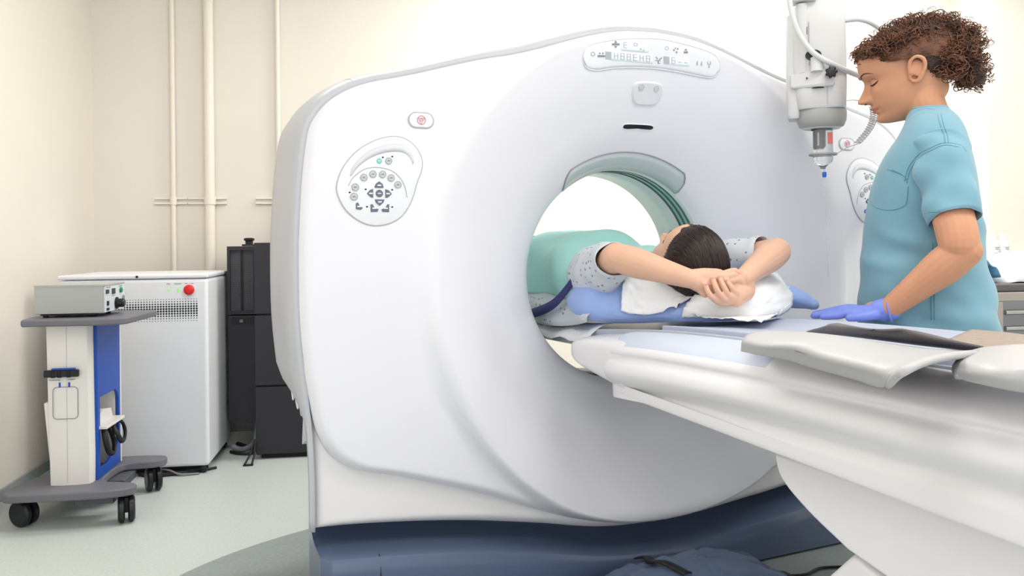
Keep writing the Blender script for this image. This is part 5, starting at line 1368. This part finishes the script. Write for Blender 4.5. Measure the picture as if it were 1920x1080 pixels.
# support post up to the ceiling
build('post', MB().tube([IL(-20, 22, -.052), IL(-22, -105, -.056)], .019, 20), 'injector_white', inj, WF)
build('post_joint', MB().rings([[IL(-22 + x, z, d) for x, d in ((-24, -.085), (24, -.085), (24, -.02), (-24, -.02))] for z in (-108, -150)]), 'injector_white', inj, WF, smooth=0, bevel=.006)
pt = IL(-22, -150, -.05); build('ceiling_arm', MB().tube([pt + Vector((0, 0, -.01)), Vector((pt.x, pt.y, H))], .022, 20), 'injector_white', inj, WF)
build('ceiling_plate', MB().lathe([(.09, -.03), (.09, -.001)], (pt.x, pt.y, H), None, 32), 'injector_white', inj, WF)
# syringe with window, tip and line
syr = build('syringe', MB().rings([[IL(10, z) + iu*(r*math.cos(a)) + iv*(r*math.sin(a)) for a in [2*PI*k/28 for k in range(28)]] for z, r in ((123, .030), (180, .030), (184, .028), (193, .010), (196, .005), (206, .0045))]), 'clear_plastic', inj, WF, smooth=40)
build('plunger_rod', MB().rings([sec(5, z, hw, .016, .6) for z, hw in ((122, 8), (126, 9), (155, 9), (160, 6))]), 'smoke_lens', inj, WF, smooth=40)
build('plunger_shine', MB().tube([IL(3, 130, -.017), IL(3, 154, -.017)], .003, 8), 'steel', inj, WF)
build('syringe_label', MB().box((-.008, -.0006, -.018), (.008, .0006, .018), 0, Matrix.Translation(IL(22, 142, -.0265))), 'red_print', syr, WF, smooth=0)
build('pressure_jacket', MB().rings([sec(10, 168, 23, .033, .9), sec(10, 172, 23, .033, .9)], True, False, False), 'injector_grey', syr, WF, solid=.002)
build('neck_ring', MB().rings([sec(10, 193, 5, .009, 1), sec(10, 197, 4, .007, 1)]), 'print_grey', syr, WF)
build('blue_tip', MB().rings([sec(12, 203, 3.2, .005, 1), sec(12, 208, 3.8, .006, 1), sec(12, 213, 2.8, .0045, 1)]), 'blue_tip', inj, WF, smooth=40)
ln = catmull([IL(12, 213), IL(14, 260), IL(15, 340, .02), IL(17, 400, .05)], 8)
cable('patient_line', ln, .0011, 'clear_plastic', 'thin clear line hanging from the blue tip of the injector', WF, Matrix.Translation(ln[0]), 6)
cable('arm_cable', [IL(-42, -128, -.085), IL(-40, -95, -.092), IL(-28, -50, -.096), IL(-5, -10, -.098), IL(30, 15, -.085), IL(65, 28, -.02), IL(95, 32, .05), IL(130, 20, .09)], .0085, 'injector_white', 'thick white cable draped across the front of the injector', WF, Matrix.Translation(IL(-42, -128, -.085)), 12)
cable('ribbed_cable', [IL(44, -75), IL(60, -76), IL(75, -74), IL(95, -66, .02), IL(120, -50, .08)], .008, 'injector_white', 'ribbed white cable leaving the side of the injector body', WF, Matrix.Translation(IL(44, -75)), 12, ribs=24)
pts = [IL(46, 73), IL(58, 72), IL(72, 74), IL(84, 80)]
for k in range(180):
    t = k/179; c_ = Vector((lerp(91, 66, t**1.6) + 6*math.sin(t*PI), lerp(86, 152, t), 0)); a = t*2*PI*17
    pts.append(IL(c_.x + 6*math.cos(a), c_.y + 1.5*math.sin(a), .010*math.sin(a)))
pts += [IL(52, 158), IL(38, 166), IL(33, 170)]
path = pts
build('coiled_cable', MB().tube(path, .0015, 6), 'injector_white', None, WF, Matrix.Translation(path[0]), smooth=60, label='thin coiled white cord between injector body and syringe', cat='cable')

# ================================================================== things on the floor in front of the scanner
wb = thing('wrapped_bundle', 'bundle wrapped in clear plastic with a black strap before the scanner base', 'bundle', at(GF, -.07, -.20))
def wrapf(u, v):
    x = -.44 + .74*u; y = -.40 + .36*v
    e = (1 - abs(2*u - 1)**3.0)*(1 - abs(2*v - 1)**3.2)
    z = .012 + .150*e + .016*noise.noise(Vector((x*13, y*17, 2))) * e**.3 + .010*abs(noise.noise(Vector((x*30, y*20, 5))))
    return Vector((x, y, max(z, .006)))
build('plastic_wrap', MB().grid(wrapf, 60, 40), 'wrap_plastic', wb, GF, smooth=180, solid=.002)
inn = MB()
inn.cap_limb([(-.34, -.22, .058), (-.08, -.21, .06), (.17, -.20, .058)], [.05, .055, .05], 20, 5)
build('contents', inn, 'base_blue', wb, GF, smooth=180)
sp3 = [gy(1196,1036,-.115), gy(1212,1046,-.15), gy(1222,1060,-.19), gy(1245,1078,-.23), gy(1290,1110,-.30)]
sp3 = catmull([Vector((p.x, p.y, max(.02, .012 + wrapf((p.x + .44)/.74, (p.y + .40)/.36).z))) for p in sp3], 8)
build('black_strap', MB().rings([[p + Vector((-.014, 0, 0)) for p in sp3], [p + Vector((0, 0, .003)) for p in sp3], [p + Vector((.014, 0, 0)) for p in sp3]], False, False, False), 'cable_black', wb, GF, smooth=180, solid=.004)
pl = gz(1448, 1074, .03)
pd = thing('cable_plug', 'black plug with a red ring lying on the floor by the wrapped bundle', 'plug', at(GF, pl.x, pl.y, .003))
build('plug_body', MB().cap_limb([pl + Vector((-.03, .01, -.008)), pl + Vector((.03, -.01, -.010)), pl + Vector((.05, -.015, -.012))], [.016, .014, .009], 14, 4), 'rack_black', pd, GF, smooth=180)
build('plug_ring', MB().tube([pl + Vector((-.036, .012, -.008)), pl + Vector((-.030, .010, -.008))], .018, 16), 'cable_red', pd, GF)
build('plug_lead', MB().tube(catmull([pl + Vector((.05, -.015, -.012)), pl + Vector((.12, -.02, -.018)), pl + Vector((.20, .0, -.020)), pl + Vector((.30, -.03, -.0215))], 8), .0045, 8), 'cable_black', pd, GF)

# ================================================================== bed and bottles by the far wall
bdx = thing('side_bed', 'steel-framed trolley bed with a white pillow behind the person in scrubs', 'bed', at(RF, 5.28, -.88))
BM = at(RF, 4.53, -1.25)
build('mattress', MB().box((0, .02, .79), (1.5, .72, .83)), 'bedside_dark', bdx, BM, smooth=0, bevel=.01)
build('frame_rail', MB().box((0, 0, .745), (1.5, .04, .79)), 'bedside_steel', bdx, BM, smooth=0, bevel=.006)
build('frame_rail', MB().box((0, .70, .745), (1.5, .74, .79)), 'bedside_steel', bdx, BM, smooth=0, bevel=.006)
for z in (.69, .61, .53):
    build('side_bar', MB().tube([(.10, .01, z), (1.5, .01, z)], .013, 12), 'steel', bdx, BM)
for x, y in ((.06, .02), (1.44, .02), (.06, .70), (1.44, .70)):
    build('leg', MB().box((x - .025, y - .02, .0), (x + .025, y + .02, .745)), 'bedside_steel', bdx, BM, smooth=0, bevel=.005)
build('lower_shelf', MB().box((.04, .02, .40), (1.46, .70, .43)), 'bedside_dark', bdx, BM, smooth=0)
def bed_p(u, v):
    e = (1 - abs(2*u - 1)**2.6)*(1 - abs(2*v - 1)**3); return Vector((.185 + .75*u, .08 + .56*v, .831 + .15*e**.6 + .012*noise.noise(Vector((u*6, v*6, 0)))))
build('bed_pillow', MB().grid(bed_p, 30, 24), 'sheet_white', None, BM, BM @ Matrix.Translation((.35, .3, .831)), smooth=180, solid=.004, label='rumpled white pillow on the trolley bed behind the person', cat='pillow')
def bl(u, v): return Vector((.005 + .17*u, .12 + .34*v, .836 + .105*math.sin(PI*min(1, .08 + u*.84)) + .010*math.sin(u*16 + v*5)))
build('blue_cloth', MB().grid(bl, 20, 6), 'sheet_blue', None, BM, BM @ Matrix.Translation((.09, .3, .83)), smooth=180, solid=.004, label='folded light blue cloth beside the white bed pillow', cat='cloth')
shf = thing('wall_counter', 'narrow white counter against the back wall behind the bed', 'counter', at(RF, 5.4, -.42))
build('counter_top', MB().box((4.9, -.49, .885), (6.3, -.335, .915)), 'bottle_white', shf, RF, smooth=0, bevel=.004)
build('counter_body', MB().box((4.92, -.475, .0), (6.28, -.335, .884)), 'cabinet_white', shf, RF, smooth=0, bevel=.004)
def onR(px, py, y):
    o = RF.inverted() @ Vector((0, 0, CZ)); d = RF.inverted() @ P(px, py, 1.0) - o; return o + d*((y - o.y)/d.y)
for pxx, lab in ((1862, 'white plastic bottle with a rounded cap standing behind the scrubs'), (1881, 'white plastic bottle with dark print on the counter beside the pier')):
    q = onR(pxx, 480, -.42)
    bt = thing('bottle', lab, 'bottle', at(RF, q.x, -.42, .915), 'white bottles on the counter')
    build('flask', MB().lathe([(.030, .0), (.032, .004), (.032, .115), (.028, .128), (.014, .136), (.013, .142)], (q.x, -.42, .9155), None, 24), 'bottle_white', bt, RF, smooth=40)
    build('cap', MB().lathe([(.017, .140), (.017, .158), (.012, .163), (.008, .172)], (q.x, -.42, .9155), None, 20), 'bottle_white', bt, RF, smooth=40)
    for z, w in ((.085, .03), (.075, .022), (.05, .03)):
        build('label_print', MB().box((q.x - w/2, -.4535, .9155 + z), (q.x + w/2, -.4515, .9155 + z + .004)), 'print_grey', bt, RF, smooth=0)
